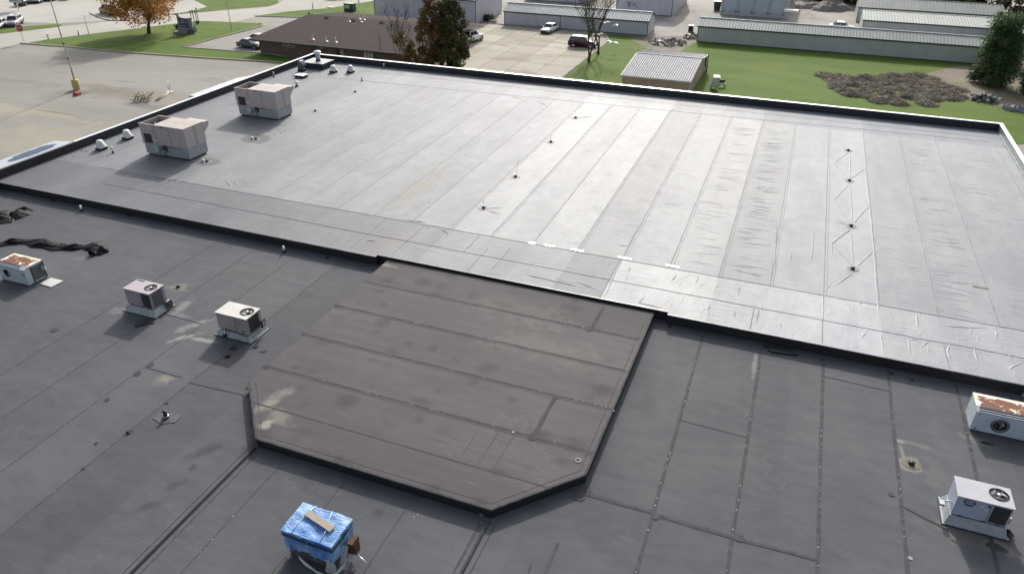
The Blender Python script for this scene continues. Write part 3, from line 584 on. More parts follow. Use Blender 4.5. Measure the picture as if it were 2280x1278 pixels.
def coilmat(name, c1, c2):
    n = NT(name); w = n.t.nodes.new("ShaderNodeTexWave"); w.bands_direction = 'Z'; w.inputs['Scale'].default_value = 14; w.inputs['Distortion'].default_value = .4
    n.t.links.new(n.co, w.inputs[0]); d = n.noise(4, 4, .7)
    n.set(n.mix(n.m('MULTIPLY', n.m('ADD', w.outputs['Fac'], n.m('MULTIPLY', d, .7)), .6), c1, c2), .6, .3); return n.mat
coil = coilmat('coil_fins', (.018, .018, .02), (.07, .07, .072)); coilg = coilmat('coil_fins_grey', (.055, .065, .068), (.15, .165, .17))

# --- two big units on the upper roof
bc = M('beige_cabinet', (.50, .44, .42), (.43, .38, .37), rough=.5, ns=1.5, stretch=(3, 3, .4))
bt = M('cream_top_panel', (.50, .45, .40), (.42, .38, .34), rough=.6, ns=2, spec=.3)
def big_unit(name, label, loc):
    W, D = 4.45, 2.15; z1, z2 = .98, 2.62
    t = thing(name, label, 'rooftop air conditioner', loc, 0, 'large packaged units on the upper roof')
    MB().box(.12, .12, 0, W-.12, D-.12, .12).build('base_rail', black, t)
    bevel(MB().box(0, 0, .12, W, D, z1-.01).build('roof_curb', galvl, t), .015)
    mb = MB(); xf = 1.38                       # cabinet: walls, the fan section open on top
    mb.box(-.10, -.03, z1, W+.03, .02, z2); mb.box(-.10, D-.02, z1, W+.03, D+.03, z2); mb.box(-.10, .02, z1, -.05, D-.02, z2)
    mb.box(W-.02, .02, z1, W+.03, D-.02, z2); mb.box(-.05, .02, z1, W-.02, D-.02, z1+.05); mb.box(xf, .02, z1+.05, xf+.04, D-.02, z2-.03)
    bevel(mb.build('cabinet', bc, t), .012)
    mb = MB()
    xs = [xf+.0, xf+(W+.03-xf)*.5, W+.04]; ys = [-.04, D*.5, D+.04]
    for i in range(2):
        for j in range(2): MB().box(xs[i]+.012, ys[j]+.012, z2+.002, xs[i+1]-.012, ys[j+1]-.012, z2+.035).build('top_panel', bt, t)
    MB().box(-.12, -.045, z2+.001, xf-.01, .05, z2+.03).build('top_rail', bt, t); MB().box(-.12, D-.05, z2+.001, xf-.01, D+.045, z2+.03).build('top_rail', bt, t)
    fd = MB().box(-.04, .03, z2-.55, xf-.01, D-.03, z2-.53).build('fan_deck', M('rust_dust', (.05, .035, .028), (.018, .015, .012), rough=.9, ns=6), t)
    for y in (.58, 1.55):
        f = fan_mesh(.42, 4, Matrix.Translation((.66, y, z2-.40))).build('fan', [rustm, alu], t)
        mb = MB(); mb.lathe([(.46, z2-.53), (.46, z2-.3), (.49, z2-.28)], 24, (.66, y, 0), cap=False); mb.build('shroud', dark, f)
    MB().box(.18, -.038, z1+.06, 1.0, -.02, z1+.86).build('coil_opening', coil, t)
    fr = MB(); fr.box(.12, -.05, z1+.02, 1.05, -.03, z1+.06).box(.12, -.05, z1+.86, 1.05, -.03, z1+.90).box(.12, -.05, z1+.06, .18, -.03, z1+.86).box(1.0, -.05, z1+.06, 1.06, -.03, z1+.86); fr.build('opening_frame', bc, t)
    for x in (1.42, 2.9): MB().box(x, -.042, z1+.03, x+.018, -.028, z2-.02).build('panel_joint', dark, t)
    MB().box(1.12, -.043, z1+.36, 1.5, -.03, z1+.42).build('badge', white, t)
    MB().box(2.1, -.05, z2-.13, 2.5, -.03, z2-.07).build('handle', dark, t)
    MB().box(1.25, -.05, z2-.52, 1.33, -.03, z2-.44).build('latch', dark, t)
    # rain hood at the back right
    hp = [(D+.03, z2-.02), (D+.62, z2-.06), (D+.66, z2-.34), (D+.03, z2-.85)]
    mb = MB(); vs = [(x, a, b) for x in (2.6, W+.03) for a, b in hp]; mb.add(vs, [(0, 1, 2, 3), (7, 6, 5, 4), (0, 4, 5, 1), (1, 5, 6, 2), (2, 6, 7, 3), (3, 7, 4, 0)]); mb.build('rain_hood', bc, t)
    MB().box(W+.032, 1.12, z1+.05, W+.042, 1.14, z2-.03).build('side_joint', dark, t)
    MB().tube([(W+.05, 1.28, z1+.35), (W+.12, 1.28, z1+.30), (W+.12, 1.28, z1+.18)], .03, 8).build('condensate_trap', white, t)
    db = bevel(MB().box(1.15, -.2, .42, 1.55, -.02, .95).build('disconnect_box', M('disconnect_grey', (.45, .52, .52), rough=.5), t), .01)
    MB().tube([(1.25, -.1, .42), (1.25, -.1, .05)], .025, 6).build('conduit', galv, db)
    MB().tube([(1.45, -.1, .42), (1.47, -.12, .2), (1.6, -.14, .05)], .025, 6).build('conduit', galv, db)
    MB().box(1.62, -.12, .66, 1.74, -.02, .92).build('small_box', galv, t)
    gv = MB().box(2.0, -.14, .55, 2.32, -.02, 1.02).build('gas_train', rustm, t)
    MB().tube([(2.1, -.16, .9), (2.12, -.2, .5), (2.25, -.2, .35), (2.25, -.18, .12)], .035, 6).build('pipe', dark, gv)
    MB().tube([(2.18, -.22, .62), (2.25, -.22, .62)], .06, 8).build('valve', alu, gv)
    mb = MB(); mb.box(2.3, -.034, z1-.05, 3.3, -.01, z1); mb.box(3.5, -.034, z1-.04, 3.75, -.01, z1); mb.build('seam_gap', black, t)
    return t
b1 = big_unit('rooftop_unit', 'large beige and grey air conditioner, the nearer of two, beside the left parapet', (-48.75, 42.65, U))
b2 = dup(b1, (-48.65, 54.1, U), 'large beige and grey air conditioner, the farther of two, beyond its twin')

# --- small packaged units on the lower roof
def small_unit(label, loc, W, D, cab, top, coil_side=coil, coil_front=None, hc=.95, curb=.42, flare=.16, fanx=.0, extra=None, frontm=None, streaks=None):
    t = thing('rooftop_unit', label, 'rooftop air conditioner', loc, 0, 'small packaged units on the lower roof')
    z1 = curb; z2 = curb+hc
    mb = MB(); fb = [(-flare, -flare, .05), (W+flare, -flare, .05), (W+flare, D+flare, .05), (-flare, D+flare, .05)]
    tb = [(-.02, -.02, z1-.04), (W+.02, -.02, z1-.04), (W+.02, D+.02, z1-.04), (-.02, D+.02, z1-.04)]
    mb.frust(fb, tb); mb.box(-flare-.05, -flare-.05, .012, W+flare+.05, D+flare+.05, .05)
    mb.build('roof_curb', galvl, t)
    MB().box(-flare-.09, -flare-.09, 0, W+flare+.09, D+flare+.09, .03).build('curb_flashing', black, t)
    mb = MB(); mb.box(0, 0, z1, W, D, z2-.03)
    bevel(mb.build('cabinet', cab, t), .015)
    mb = MB(); r = .37 if W > 1.85 else .34; cx, cyy = W-.45-fanx, D*.55
    panel_hole(mb, -.03, -.03, W+.03, D+.03, cx, cyy, r, z2+.012, 0, 36, .10, wall=1)
    mb.add([(-.03, -.03, z2-.028), (W+.03, -.03, z2-.028), (W+.03, D+.03, z2-.028), (-.03, D+.03, z2-.028), (-.03, -.03, z2+.012), (W+.03, -.03, z2+.012), (W+.03, D+.03, z2+.012), (-.03, D+.03, z2+.012)],
           [(0, 1, 5, 4), (1, 2, 6, 5), (2, 3, 7, 6), (3, 0, 4, 7)])
    tp = mb.build('top_panel', [top, dark], t)
    mb = MB(); mb.lathe([(0, z2-.026), (r+.03, z2-.026)], 30, (cx, cyy, 0), cap=False, smooth=False); mb.build('fan_well', black, t)
    f = fan_mesh(r*.93, 3, Matrix.Translation((cx, cyy, z2-.005)) @ Matrix.Scale(.6, 4, (0, 0, 1))).build('fan', [M('fan_blade', (.35, .35, .36), (.2, .2, .2), rough=.4, metal=.6), alu], t)
    mb = MB(); fan_guard(mb, r, z2+.02, Matrix.Translation((cx, cyy, 0)), 5, .004); mb.build('fan_guard', dark, t)
    mb = MB(); mb.box(W+.001, .10, z1+.06, W+.012, D-.22, z2-.08); mb.build('condenser_coil', coil_side, t)
    MB().box(W, .05, z1+.02, W+.02, .10, z2-.05).build('coil_frame', cab, t); MB().box(W, D-.22, z1+.02, W+.02, D-.16, z2-.05).build('coil_frame', cab, t)
    if coil_front:
        mb = MB(); mb.box(W-.62, -.012, z1+.06, W-.06, -.001, z2-.08); mb.build('condenser_coil', coil_front, t)
    MB().box(.62*W, -.01, z1+.02, .62*W+.012, -.001, z2-.06).build('panel_joint', dark, t)
    for x in (.12*W, .55*W, .8*W): MB().box(x, -.012, z1+.0, x+.14, -.0005, z1+.035).build('lift_slot', black, t)
    if extra: extra(t, W, D, z1, z2)
    return t
def ex2(t, W, D, z1, z2):
    g = bevel(MB().box(W+.05, D-.35, .06, W+.22, D+.12, .50).build('control_box', M('brown_box', (.12, .085, .08), (.07, .05, .05), rough=.5), t), .02)
    MB().tube([(W+.24, D-.3, .55), (W+.28, D-.2, .3), (W+.2, D-.1, .1)], .02, 6).build('cable', dark, t)
    MB().box(W+.12, D-.25, .505, W+.2, D-.02, .53).build('bright_cap', alu, g)
    MB().box(.05, .95, z2+.014, .55, 1.0, z2+.03).build('top_strip', dark, t)
    for k, (x, z, w) in enumerate(((.15, z2-.18, .3), (.42*W, z2-.12, .05), (.55*W, z2-.3, .05))): MB().box(x, -.012, z, x+w, -.001, z+.05).build('decal', M('faded_decal', (.24, .2, .24), rough=.6), t)
def ex3(t, W, D, z1, z2):
    c = MB(); c.tube([(.40, -.06, z1+.15), (.40, -.06, z1-.02), (.42, -.10, z1-.12), (.45, -.16, .12)], .035, 8); c.build('condensate_trap', white, t)
    MB().box(.38, -.22, .05, .56, -.12, .2).build('trap_block', black, t)
    MB().tube([(.45, -.05, z1+.10), (.9, -.05, z1+.06), (1.5, -.07, z1-.02), (W-.1, -.06, z1-.08), (W+.12, .1, z1-.12), (W+.2, .8, z1-.02), (W+.2, 1.05, z1+.3)], .014, 6).build('cable', dark, t)
    b = bevel(MB().box(W+.14, D-.32, z1+.05, W+.24, D-.02, z1+.5).build('disconnect_box', dark, t), .01)
    MB().box(W+.241, D-.25, z1+.12, W+.25, D-.1, z1+.42).build('box_cover', alu, b)
    for x, z in ((1.42, z2-.35), (1.5, z1+.18)): MB().box(x, -.012, z, x+.12, -.001, z+.03).build('handle', dark, t)
    MB().lathe([(0, 0), (.05, 0), (.05, .02), (0, .02)], 10, M4=Matrix.Translation((1.6, 0, z1+.16)) @ Matrix.Rotation(R(90), 4, 'X')).build('access_cap', dark, t)
def ex5(t, W, D, z1, z2):
    navy = M('navy_decal', (.05, .06, .12), rough=.5)
    lg = MB(); lg.lathe([(.10, 0), (.135, 0), (.135, .008), (.10, .008), (.10, 0)], 22, M4=Matrix.Translation((.42, -.002, z2-.2)) @ Matrix.Scale(1.55, 4, (1, 0, 0)) @ Matrix.Rotation(R(90), 4, 'X'), cap=False)
    for k in range(5): lg.box(.30+k*.05, -.011, z2-.225, .335+k*.05, -.001, z2-.18)
    lg.box(.26, -.010, z2-.38, .58, -.001, z2-.345); lg.build('maker_logo', navy, t)
    for k, (x, z, w, h) in enumerate(((.8, z2-.3, .12, .1), (1.02, z2-.22, .08, .1), (.95, z2-.42, .1, .12), (.74, z1+.2, .12, .03), (1.0, z1+.16, .08, .03), (.62, z1+.1, .1, .04))):
        MB().box(x, -.011, z, x+w, -.001, z+h).build('decal', navy if k == 1 else M('label_paper', (.62, .62, .66), rough=.6), t)
    MB().tube([(-.25, .3, z1+.28), (-.12, .3, z1+.34), (.0, .3, z1+.28)], .035, 8).build('condensate_trap', white, t)
    MB().box(-.4, .2, z1+.08, -.22, .45, z1+.18).build('drip_cup', galv, t)
    b = bevel(MB().box(W+.06, .3, z1-.1, W+.2, .6, z1+.2).build('disconnect_box', alu, t), .01)
    MB().tube([(W+.1, .7, z1+.5), (W+.18, .8, z1+.42)], .05, 8).build('elbow', dark, t)
    MB().add([(W+.16, -.1, .06), (W+.42, .05, .06), (W+.16, .35, .06), (W+.2, .1, .3)], [(0, 1, 3), (1, 2, 3), (2, 0, 3)]).build('loose_flashing', dark, t)
mauve = M('pinkish_grey_cabinet', (.36, .32, .36), (.30, .27, .31), rough=.5, ns=1.5)
small_unit('small air conditioner with pinkish top and a dark strip across one corner', (-32.15, 24.30, 0), 1.8, 1.05, mauve, M('pinkish_top', (.46, .41, .43), (.41, .36, .39), rough=.6, ns=1, spec=.3), coilg, coil, .98, .42, .18, -.02, ex2)
small_unit('small air conditioner with plain cream top, standing just left of the raised deck', (-25.85, 24.22, 0), 1.95, 1.10, M('tan_grey_cabinet', (.36, .335, .31), (.31, .29, .27), rough=.5, ns=1.2), M('cream_top', (.64, .62, .57), (.56, .55, .51), rough=.6, ns=1, spec=.3), coil, None, 1.0, .36, .13, -.04, ex3)
small_unit('small pale air conditioner with an oval blue mark, at the lower right corner', (8.60, 24.06, 0), 1.82, 1.04, M('pale_blue_cabinet', (.42, .46, .54), (.35, .39, .47), rough=.5, ns=1.2), M('pale_lilac_top', (.47, .46, .50), (.42, .42, .46), rough=.6, ns=1, spec=.3), coil, coil, .95, .44, .15, -.04, ex5)

# --- two old rusty-topped units
def rustytop(name, seed):
    n = NT(name); v = n.noise(1.5, 6, .68, n.scale(1, 2.0, 1), .8); X, Y, _ = n.sep()
    edge_ = n.m('MINIMUM', n.m('MINIMUM', n.m('SUBTRACT', X, 0), n.m('SUBTRACT', 2.3, X)), n.m('MINIMUM', Y, n.m('SUBTRACT', 1.25, Y)))
    f = n.m('ADD', v, n.m('MULTIPLY', n.ss(edge_, 0, .38), .30))
    f = n.m('ADD', f, seed)
    rust = n.mix(n.noise(5, 4, .7), (.10, .035, .018), (.24, .095, .045))
    n.set(n.mix(n.ss(f, .60, .64), (.72, .66, .56), rust), .8); return n.mat
oldp = M('chalky_blue_white', (.50, .57, .60), (.40, .47, .50), rough=.6, ns=2.5)
def rusty_unit(label, loc, W, D, rt, holeX, ring, side):
    t = thing('rooftop_unit', label, 'rooftop air conditioner', loc, 0, 'old rusty-topped units on the lower roof')
    H = 1.16; ch = .13
    MB().box(.03, .03, 0, W-.03, D-.03, .06).build('base_rail', black, t)
    mb = MB(); hz = .56; r = .25; F = Matrix.Rotation(R(90), 4, 'X')
    panel_hole(mb, 0, .06, W, H-ch, holeX, hz, r, 0, 0, 32, .12, F, 1)
    mb.add([(0, 0, .06), (0, 0, H-ch), (0, D, .06), (0, D, H-.02), (0, .28, H-.02), (W, 0, .06), (W, 0, H-ch), (W, .28, H-.02), (W, D, H-.02), (W, D, .06)],
           [(0, 1, 4, 3, 2), (5, 9, 8, 7, 6), (2, 3, 8, 9)])
    mb.build('cabinet', [oldp, dark], t)
    MB().add([(.02, .02, H-ch+.004), (W-.02, .02, H-ch+.004), (W-.02, .27, H-.012), (.02, .27, H-.012)], [(0, 1, 2, 3)]).build('louvre_back', dark, t)
    for k in range(3):
        y = .03+k*.105; zq = H-ch+.012+k*.045; MB().frust([(.0, y, zq-.01), (W, y, zq-.01), (W, y+.045, zq+.01), (.0, y+.045, zq+.01)], [(.0, y, zq+.008), (W, y, zq+.008), (W, y+.045, zq+.028), (.0, y+.045, zq+.028)]).build('louvre_slat', M('chalky_white', (.68, .72, .73), (.55, .59, .6), rough=.6), t)
    for x in ((0, .05) if side == 'l' else (0, .12), (W-.42, W)): MB().frust([(x[0], -.004, H-ch), (x[1], -.004, H-ch), (x[1], .285, H-.004), (x[0], .285, H-.004)], [(x[0], -.004, H-ch+.03), (x[1], -.004, H-ch+.03), (x[1], .285, H+.026), (x[0], .285, H+.026)]).build('top_corner', M('chalky_white', (.68, .72, .73)), t)
    MB().box(-.015, .27, H-.018, W+.015, D+.015, H+.012).build('top_panel', rt, t)
    f = fan_mesh(r*.9, 4, Matrix.Translation((holeX, .07, hz)) @ F).build('fan', [M('old_blade', (.30, .29, .28), (.16, .14, .13), rough=.6), rustm], t)
    MB().lathe([(0, 0), (r+.02, 0)], 28, M4=Matrix.Translation((holeX, .118, hz)) @ F, cap=False, smooth=False).build('fan_well', black, t)
    if ring:
        MB().lathe([(r, 0), (r, .03), (r+.05, .045), (r+.11, .03), (r+.12, 0)], 36, M4=Matrix.Translation((holeX, 0, hz)) @ F, cap=False).build('fan_ring', M('ring_grey', (.16, .18, .19), (.1, .11, .12), rough=.5, metal=.3), t)
    MB().box(W+.001, .42, .16, W+.012, D-.08, H-.12).build('condenser_coil', coilg, t)
    MB().box(W+.002, .36, .10, W+.03, .42, H-.06).build('coil_frame', dark, t); MB().box(W+.002, D-.06, .08, W+.03, D, H-.04).build('coil_frame', dark, t)
    MB().box(W-.3, -.012, .60, W-.12, -.001, .86).build('data_plate', M('plate_blue', (.22, .27, .36), (.3, .34, .4), rough=.5), t)
    for x, z in ((.12, H-ch-.1), (.12, .16), (.14, .14)): MB().box(x, -.010, z, x+.09, -.001, z+.025).build('slot', black, t)
    MB().box(W-.9, -.010, H-ch-.09, W-.7, -.001, H-ch-.06).build('sticker', M('label_paper', (.62, .62, .66)), t)
    return t
rl = rusty_unit('rusty-topped pale blue air conditioner beside a loose white panel', (-41.85, 24.12, 0), 2.24, 1.22, rustytop('rusted_top_left', -.07), .62, False, 'l')
c = MB(); c.tube([(2.38, 1.05, .7), (2.42, 1.1, .72), (2.46, 1.1, .35)], .045, 8); c.build('conduit', galv, rl)
MB().box(2.26, .95, .55, 2.36, 1.12, .85).build('disconnect_box', galv, rl)
rusty_unit('rusty-topped white air conditioner with a round grey fan ring, cut by the right edge', (10.13, 30.22, 0), 2.35, 1.25, rustytop('rusted_top_right', -.075), 1.05, True, 'r')

# --- unit wrapped in a blue tarp
tarp = NT('blue_tarp'); v = tarp.noise(1.7, 5, .6, tarp.scale(1, 1.8, .6), .8)
tarp.set(tarp.mix(tarp.ss(v, .36, .66), (.07, .20, .50), (.27, .43, .64)), .5, spec=.35); tarp.bump(tarp.noise(2.4, 4, .6, tarp.scale(1, 2.0, .5), 1.6), .8, .07)
film = NT('clear_plastic_film'); film.set(film.mix(film.noise(9, 4, .7), (.40, .42, .42), (.75, .77, .78)), .25, spec=.8); film.b.inputs['Alpha'].default_value = .62; film.bump(film.noise(14, 4, .7), .8, .03)
t = thing('rooftop_unit', 'air conditioner wrapped in blue tarp with clear plastic rags hanging below', 'rooftop air conditioner', (-13.85, 13.66, 0))
W, D = 1.98, 1.24
MB().box(.05, .05, .0, W-.05, D-.05, .5).build('cabinet', M('dark_cabinet', (.10, .115, .115), (.05, .06, .06), rough=.6), t)
for z, w in ((.12, .04), (.24, .03), (.34, .035)): MB().box(.3, .015, z, W-.1, .048, z+w).build('side_rail', M('rail_grey', (.2, .22, .22), rough=.5, metal=.4), t)
def tarp_mesh(name, x0, y0, x1, y1, z0, z1, sag, nx=26, ny=16, nz=7, seed=1, hem=.1):
    r_ = random.Random(seed); mb = MB(); ph = [r_.uniform(0, 6) for _ in range(8)]
    def f(u, v): return .018*math.sin(9*u+4*v+ph[0])+.014*math.sin(14*u-7*v+ph[1])+.010*math.sin(23*v+11*u+ph[2])
    g = [[(x0+(x1-x0)*i/nx, y0+(y1-y0)*j/ny, z1+f(i/nx, j/ny)-sag*math.sin(math.pi*i/nx)*math.sin(math.pi*j/ny)) for j in range(ny+1)] for i in range(nx+1)]
    vs = [p for c_ in g for p in c_]; mb.add(vs, [(i*(ny+1)+j, (i+1)*(ny+1)+j, (i+1)*(ny+1)+j+1, i*(ny+1)+j+1) for i in range(nx) for j in range(ny)], 0, True)
    per = [g[i][0] for i in range(nx+1)]+[g[nx][j] for j in range(1, ny+1)]+[g[i][ny] for i in range(nx-1, -1, -1)]+[g[0][j] for j in range(ny-1, 0, -1)]
    k = len(per); cx_, cy_ = (x0+x1)/2, (y0+y1)/2; rows = [per]
    for q in range(1, nz+1):
        row = []
        for i, p in enumerate(per):
            s_ = q/nz; o = .03*math.sin(i*.9+ph[3])*s_+.02*math.sin(i*2.1+ph[4])*s_; dx, dy = p[0]-cx_, p[1]-cy_; L = math.hypot(dx, dy)
            zb = z0+hem*(.5+.5*math.sin(i*.33+ph[5]))+.03*math.sin(i*1.7+ph[6])
            row.append((p[0]+dx/L*(o+.015), p[1]+dy/L*(o+.015), p[2]+(zb-p[2])*s_))
        rows.append(row)
    vs = [p for r2 in rows for p in r2]; mb.add(vs, [(q*k+i, (q+1)*k+i, (q+1)*k+(i+1) % k, q*k+(i+1) % k) for q in range(nz) for i in range(k)], 0, True)
    return mb
tm = tarp_mesh('tarp', -.02, -.02, W+.02, D+.02, .40, 1.28, .03, seed=2, hem=.14).build('tarp', tarp.mat, t)
top2 = tarp_mesh('tarp_top', -.07, -.07, W+.06, D+.05, 1.28, 1.37, .0, seed=5, hem=.03, nz=2).build('tarp_lid', tarp.mat, t)
bnd = MB()
for zz_ in (1.22, 1.13): bnd.tube([(-.06, -.07, zz_), (W*.5, -.09, zz_-.03), (W+.05, -.08, zz_-.04), (W+.07, D*.5, zz_-.02), (W+.05, D+.05, zz_), (-.05, D+.05, zz_), (-.06, -.07, zz_)], .018, 6)
bnd.build('strap', M('navy_strap', (.012, .016, .07), rough=.5), t)
MB().tube([(.42, -.07, 1.40), (.36, .35, 1.43), (.40, .8, 1.42), (.5, D+.04, 1.40)], .016, 6).build('cord', M('cord_white', (.6, .7, .75), rough=.4), t)
MB().tube([(1.55, -.07, 1.40), (1.5, .4, 1.43), (1.3, .9, 1.42), (1.2, D+.04, 1.40)], .016, 6).build('cord', M('cord_white', (.6, .7, .75)), t)
def rag(pts, w, seed):
    r_ = random.Random(seed); mb = MB(); k = len(pts); vs = []
    for i, p in enumerate(pts):
        for j in range(5): vs.append((p[0]+w*(j/4-.5)*r_.uniform(.6, 1.2), p[1]+r_.uniform(-.05, .05), p[2]+r_.uniform(-.03, .03)))
    mb.add(vs, [(i*5+j, (i+1)*5+j, (i+1)*5+j+1, i*5+j+1) for i in range(k-1) for j in range(4)], 0, True); return mb
rag([(.08, -.06, .62), (.06, -.1, .4), (.1, -.12, .2), (.1, -.1, .05)], .28, 1).build('plastic_rag', film.mat, t)
rag([(1.9, -.1, .6), (1.98, -.14, .4), (1.9, -.2, .2), (1.85, -.2, .06)], .45, 2).build('plastic_rag', film.mat, t)
rag([(2.12, .5, .85), (2.15, .35, .6), (2.2, .2, .35), (2.15, .1, .1)], .3, 3).build('plastic_rag', film.mat, t)
rag([(2.1, .9, .8), (2.18, .75, .55), (2.3, .6, .2), (2.32, .55, .03)], .22, 4).build('plastic_rag', film.mat, t)
rp = M('twisted_film', (.62, .64, .64), (.4, .42, .42), rough=.3)
for k, zo in enumerate((0, .06, .1)):
    MB().tube([(.55, -.12, .22+zo), (.9, -.22, .12+zo), (1.4, -.3, .05+zo*.5), (1.85, -.32, .05+zo*.4), (2.15, -.15, .12+zo), (2.3, .2, .3+zo)], [.02, .035, .03, .028, .03, .015], 6).build('plastic_rope', rp, t)
for x in (1.78, 1.95): MB().tube([(x, -.07, .58), (x+.02, -.12, .1)], .022, 6).build('plastic_strip', rp, t)
bb = MB(); bb.box(2.2, .55, .45, 2.42, .98, .95); bb.build('control_box', rustm, t)
MB().box(2.42, .62, .35, 2.46, .92, .85).build('box_lid', rustm, t)
MB().tube([(2.45, .7, .35), (2.95, .52, .30)], .022, 8).build('pipe', alu, t)
# the board on top of the tarp
bd = MB(); ry = Matrix.Translation((-13.85+.42, 13.66+.86, 1.44)) @ Matrix.Rotation(R(-14), 4, 'Z'); bd.box(0, -.14, 0, 1.32, .14, .045, 0, ry)
wood = NT('weathered_board'); wv = wood.noise(3, 5, .7, wood.scale(1, 9, 1)); wood.set(wood.mix(wv, (.17, .13, .10), (.50, .44, .38)), .8)
tag(bevel(bd.build('wooden_board', wood.mat), .006), 'weathered plank lying on top of the blue tarp', 'board')

# ------------------------------------------------------------------ roof vents, pipes, drains
vw = M('vent_white', (.72, .73, .72), (.6, .61, .6), rough=.4, metal=.1)
def dome_vent(label, loc, s=1.0):
    t = thing('exhaust_fan', label, 'exhaust fan', loc, 0, 'round white exhaust fans on the upper roof')
    MB().box(-.34*s, -.34*s, 0, .34*s, .34*s, .2*s).build('curb', black, t)
    bevel(MB().box(-.40*s, -.40*s, .2*s, .40*s, .40*s, .26*s).build('base_plate', vw, t), .015)
    MB().lathe([(.37*s, .27*s), (.38*s, .36*s), (.31*s, .46*s), (.29*s, .47*s)], 24, cap=False).build('skirt', vw, t)
    MB().lathe([(.30*s, .40*s), (.34*s, .44*s), (.34*s, .50*s), (.29*s, .53*s), (.27*s, .72*s), (.18*s, .79*s), (0, .80*s)], 24, cap=False).build('dome', vw, t)
    return t
dv = dome_vent('round white exhaust fan, the nearer of the pair by the left parapet', (-53.2, 42.15, U))
dup(dv, (-53.25, 45.0, U), 'round white exhaust fan, the farther of the pair by the left parapet')
dup(dv, (-49.45, 71.3, U), 'round white exhaust fan, the left one right of the black curb box')
dup(dv, (-47.6, 72.0, U), 'round white exhaust fan, the right one right of the black curb box')
def pipe_vent(name, label, loc, h, r, capc=vw, body=black, cap=True, patch=True, group='small pipe vents on the roofs'):
    t = thing(name, label, 'pipe vent', loc, 0, group)
    MB().lathe([(r*2.2, 0), (r*1.9, .03), (r*1.25, .10), (r*1.1, h*.45), (0, h*.45)], 14).build('boot', body, t)
    MB().lathe([(r, h*.4), (r, h), (0, h)], 14).build('pipe', capc, t)
    if cap: MB().lathe([(0, h-.02), (r*1.7, h-.02), (r*1.7, h+.05), (r*1.2, h+.12), (0, h+.13)], 14).build('cap', capc, t)
    return t
pv = pipe_vent('pipe_vent', 'small white pipe vent on the roof just right of the nearest exhaust fan', at(252, 341, U), .42, .055)
dup(pv, at(287, 302, U), 'small white pipe vent right of the second exhaust fan by the left parapet')
dup(pv, at(610, 172, U), 'small white-capped black pipe by the left parapet, left of the white hatch')
dup(pv, at(746, 137, U), 'small white-capped pipe just right of the black curb box')
dup(pv, at(855, 153, U), 'small white pipe vent near the far parapet, right of both exhaust fans')
pipe_vent('pipe_vent', 'short black pipe with thin tip, in front of the far exhaust fans', at(806, 181, U), .38, .05, dark, black, False)
pipe_vent('pipe_vent', 'stubby white-capped vent between the white hatch and the farther big unit', at(661, 193, U), .42, .11, vw, black)
pw = pipe_vent('pipe_vent', 'short white pipe standing at the foot of the roof step, left', at(182, 470, 0), .42, .075, white, black, False)
dup(pw, at(633, 562, 0), 'short white pipe at the foot of the roof step, left of the raised deck')
pb = pipe_vent('pipe_vent', 'black pipe vent on a dark patch in the lower left roof', at(370, 930, 0), .40, .085, black, black, False)
MB().lathe([(.10, .08), (.14, .09), (.14, .13), (.1, .13)], 14, cap=False).build('clamp', galv, pb)
mb = MB(); p = at(370, 930, 0); mb.sheet([(-.55, -.25), (.1, -.42), (.62, -.1), (.55, .38), (-.1, .42), (-.5, .15)], .022); mb.build('patch', M('rough_patch', (.05, .05, .05), (.12, .12, .12), rough=.8, ns=9), pb)
# curb box with mushroom vent
t = thing('curb_box', 'low black box with flat grey lid in the far left roof corner', 'roof curb', (-53.9, 71.75, U))
MB().box(0, 0, 0, 2.75, 2.3, .62).build('body', parm, t); MB().box(-.06, -.06, .621, 2.81, 2.36, .66).build('lid', M('lid_grey', (.32, .32, .35), (.26, .26, .29), rough=.4), t)
t = thing('mushroom_vent', 'tall mushroom-capped metal vent standing on the black box in the far corner', 'exhaust vent', (-52.55, 73.0, U+.66))
MB().lathe([(.32, 0), (.30, .12), (.24, .16), (0, .16)], 18).build('boot', black, t)
MB().lathe([(.25, .14), (.25, .34), (.28, .36), (.28, .42), (.25, .44), (.25, .85)], 20, cap=False).build('stack', galv, t)
MB().lathe([(.22, .84), (.42, .86), (.46, .93), (.44, 1.03), (.28, 1.13), (0, 1.16)], 24, cap=False).build('cap', vw, t)
# gooseneck
t = thing('gooseneck_vent', 'dark curved gooseneck hood in front of the black box', 'gooseneck vent', (-53.05, 70.35, U), R(-8))
MB().box(-.34, -.34, 0, .34, .34, .28).build('curb', black, t)
mb = MB(); vs = []
prof = [(-.3, .28), (-.3, .95), (-.22, 1.15), (0, 1.25), (.22, 1.2), (.45, .92), (.5, .68), (.36, .55)]; inn = [(.12, .28), (.12, .55), (.14, .62), (.16, .66), (.19, .66), (.24, .62), (.28, .56), (.3, .52)]
for y in (-.3, .3): vs += [(a, y, b) for a, b in prof]+[(a, y, b) for a, b in inn]
k = len(prof); fs = [(i, i+1, 2*k+i+1, 2*k+i) for i in range(k-1)]+[(k+i+1, k+i, 3*k+i, 3*k+i+1) for i in range(k-1)]+[(i+1, i, k+i, k+i+1) for i in range(k-1)]+[(2*k+i, 2*k+i+1, 3*k+i+1, 3*k+i) for i in range(k-1)]
mb.add(vs, fs).build('hood', M('hood_grey', (.20, .21, .24), (.13, .14, .16), rough=.4, metal=.4), t)
# hatch
t = thing('roof_hatch', 'flat square white hatch near the far left corner of the roof', 'roof hatch', (-52.2, 67.6, U))
MB().box(.06, .06, 0, 1.2, .95, .16).build('curb', black, t); MB().box(.03, .03, .16, 1.23, .98, .23).build('frame', dark, t); bevel(MB().box(0, 0, .235, 1.27, 1.02, .30).build('lid', vw, t), .012)
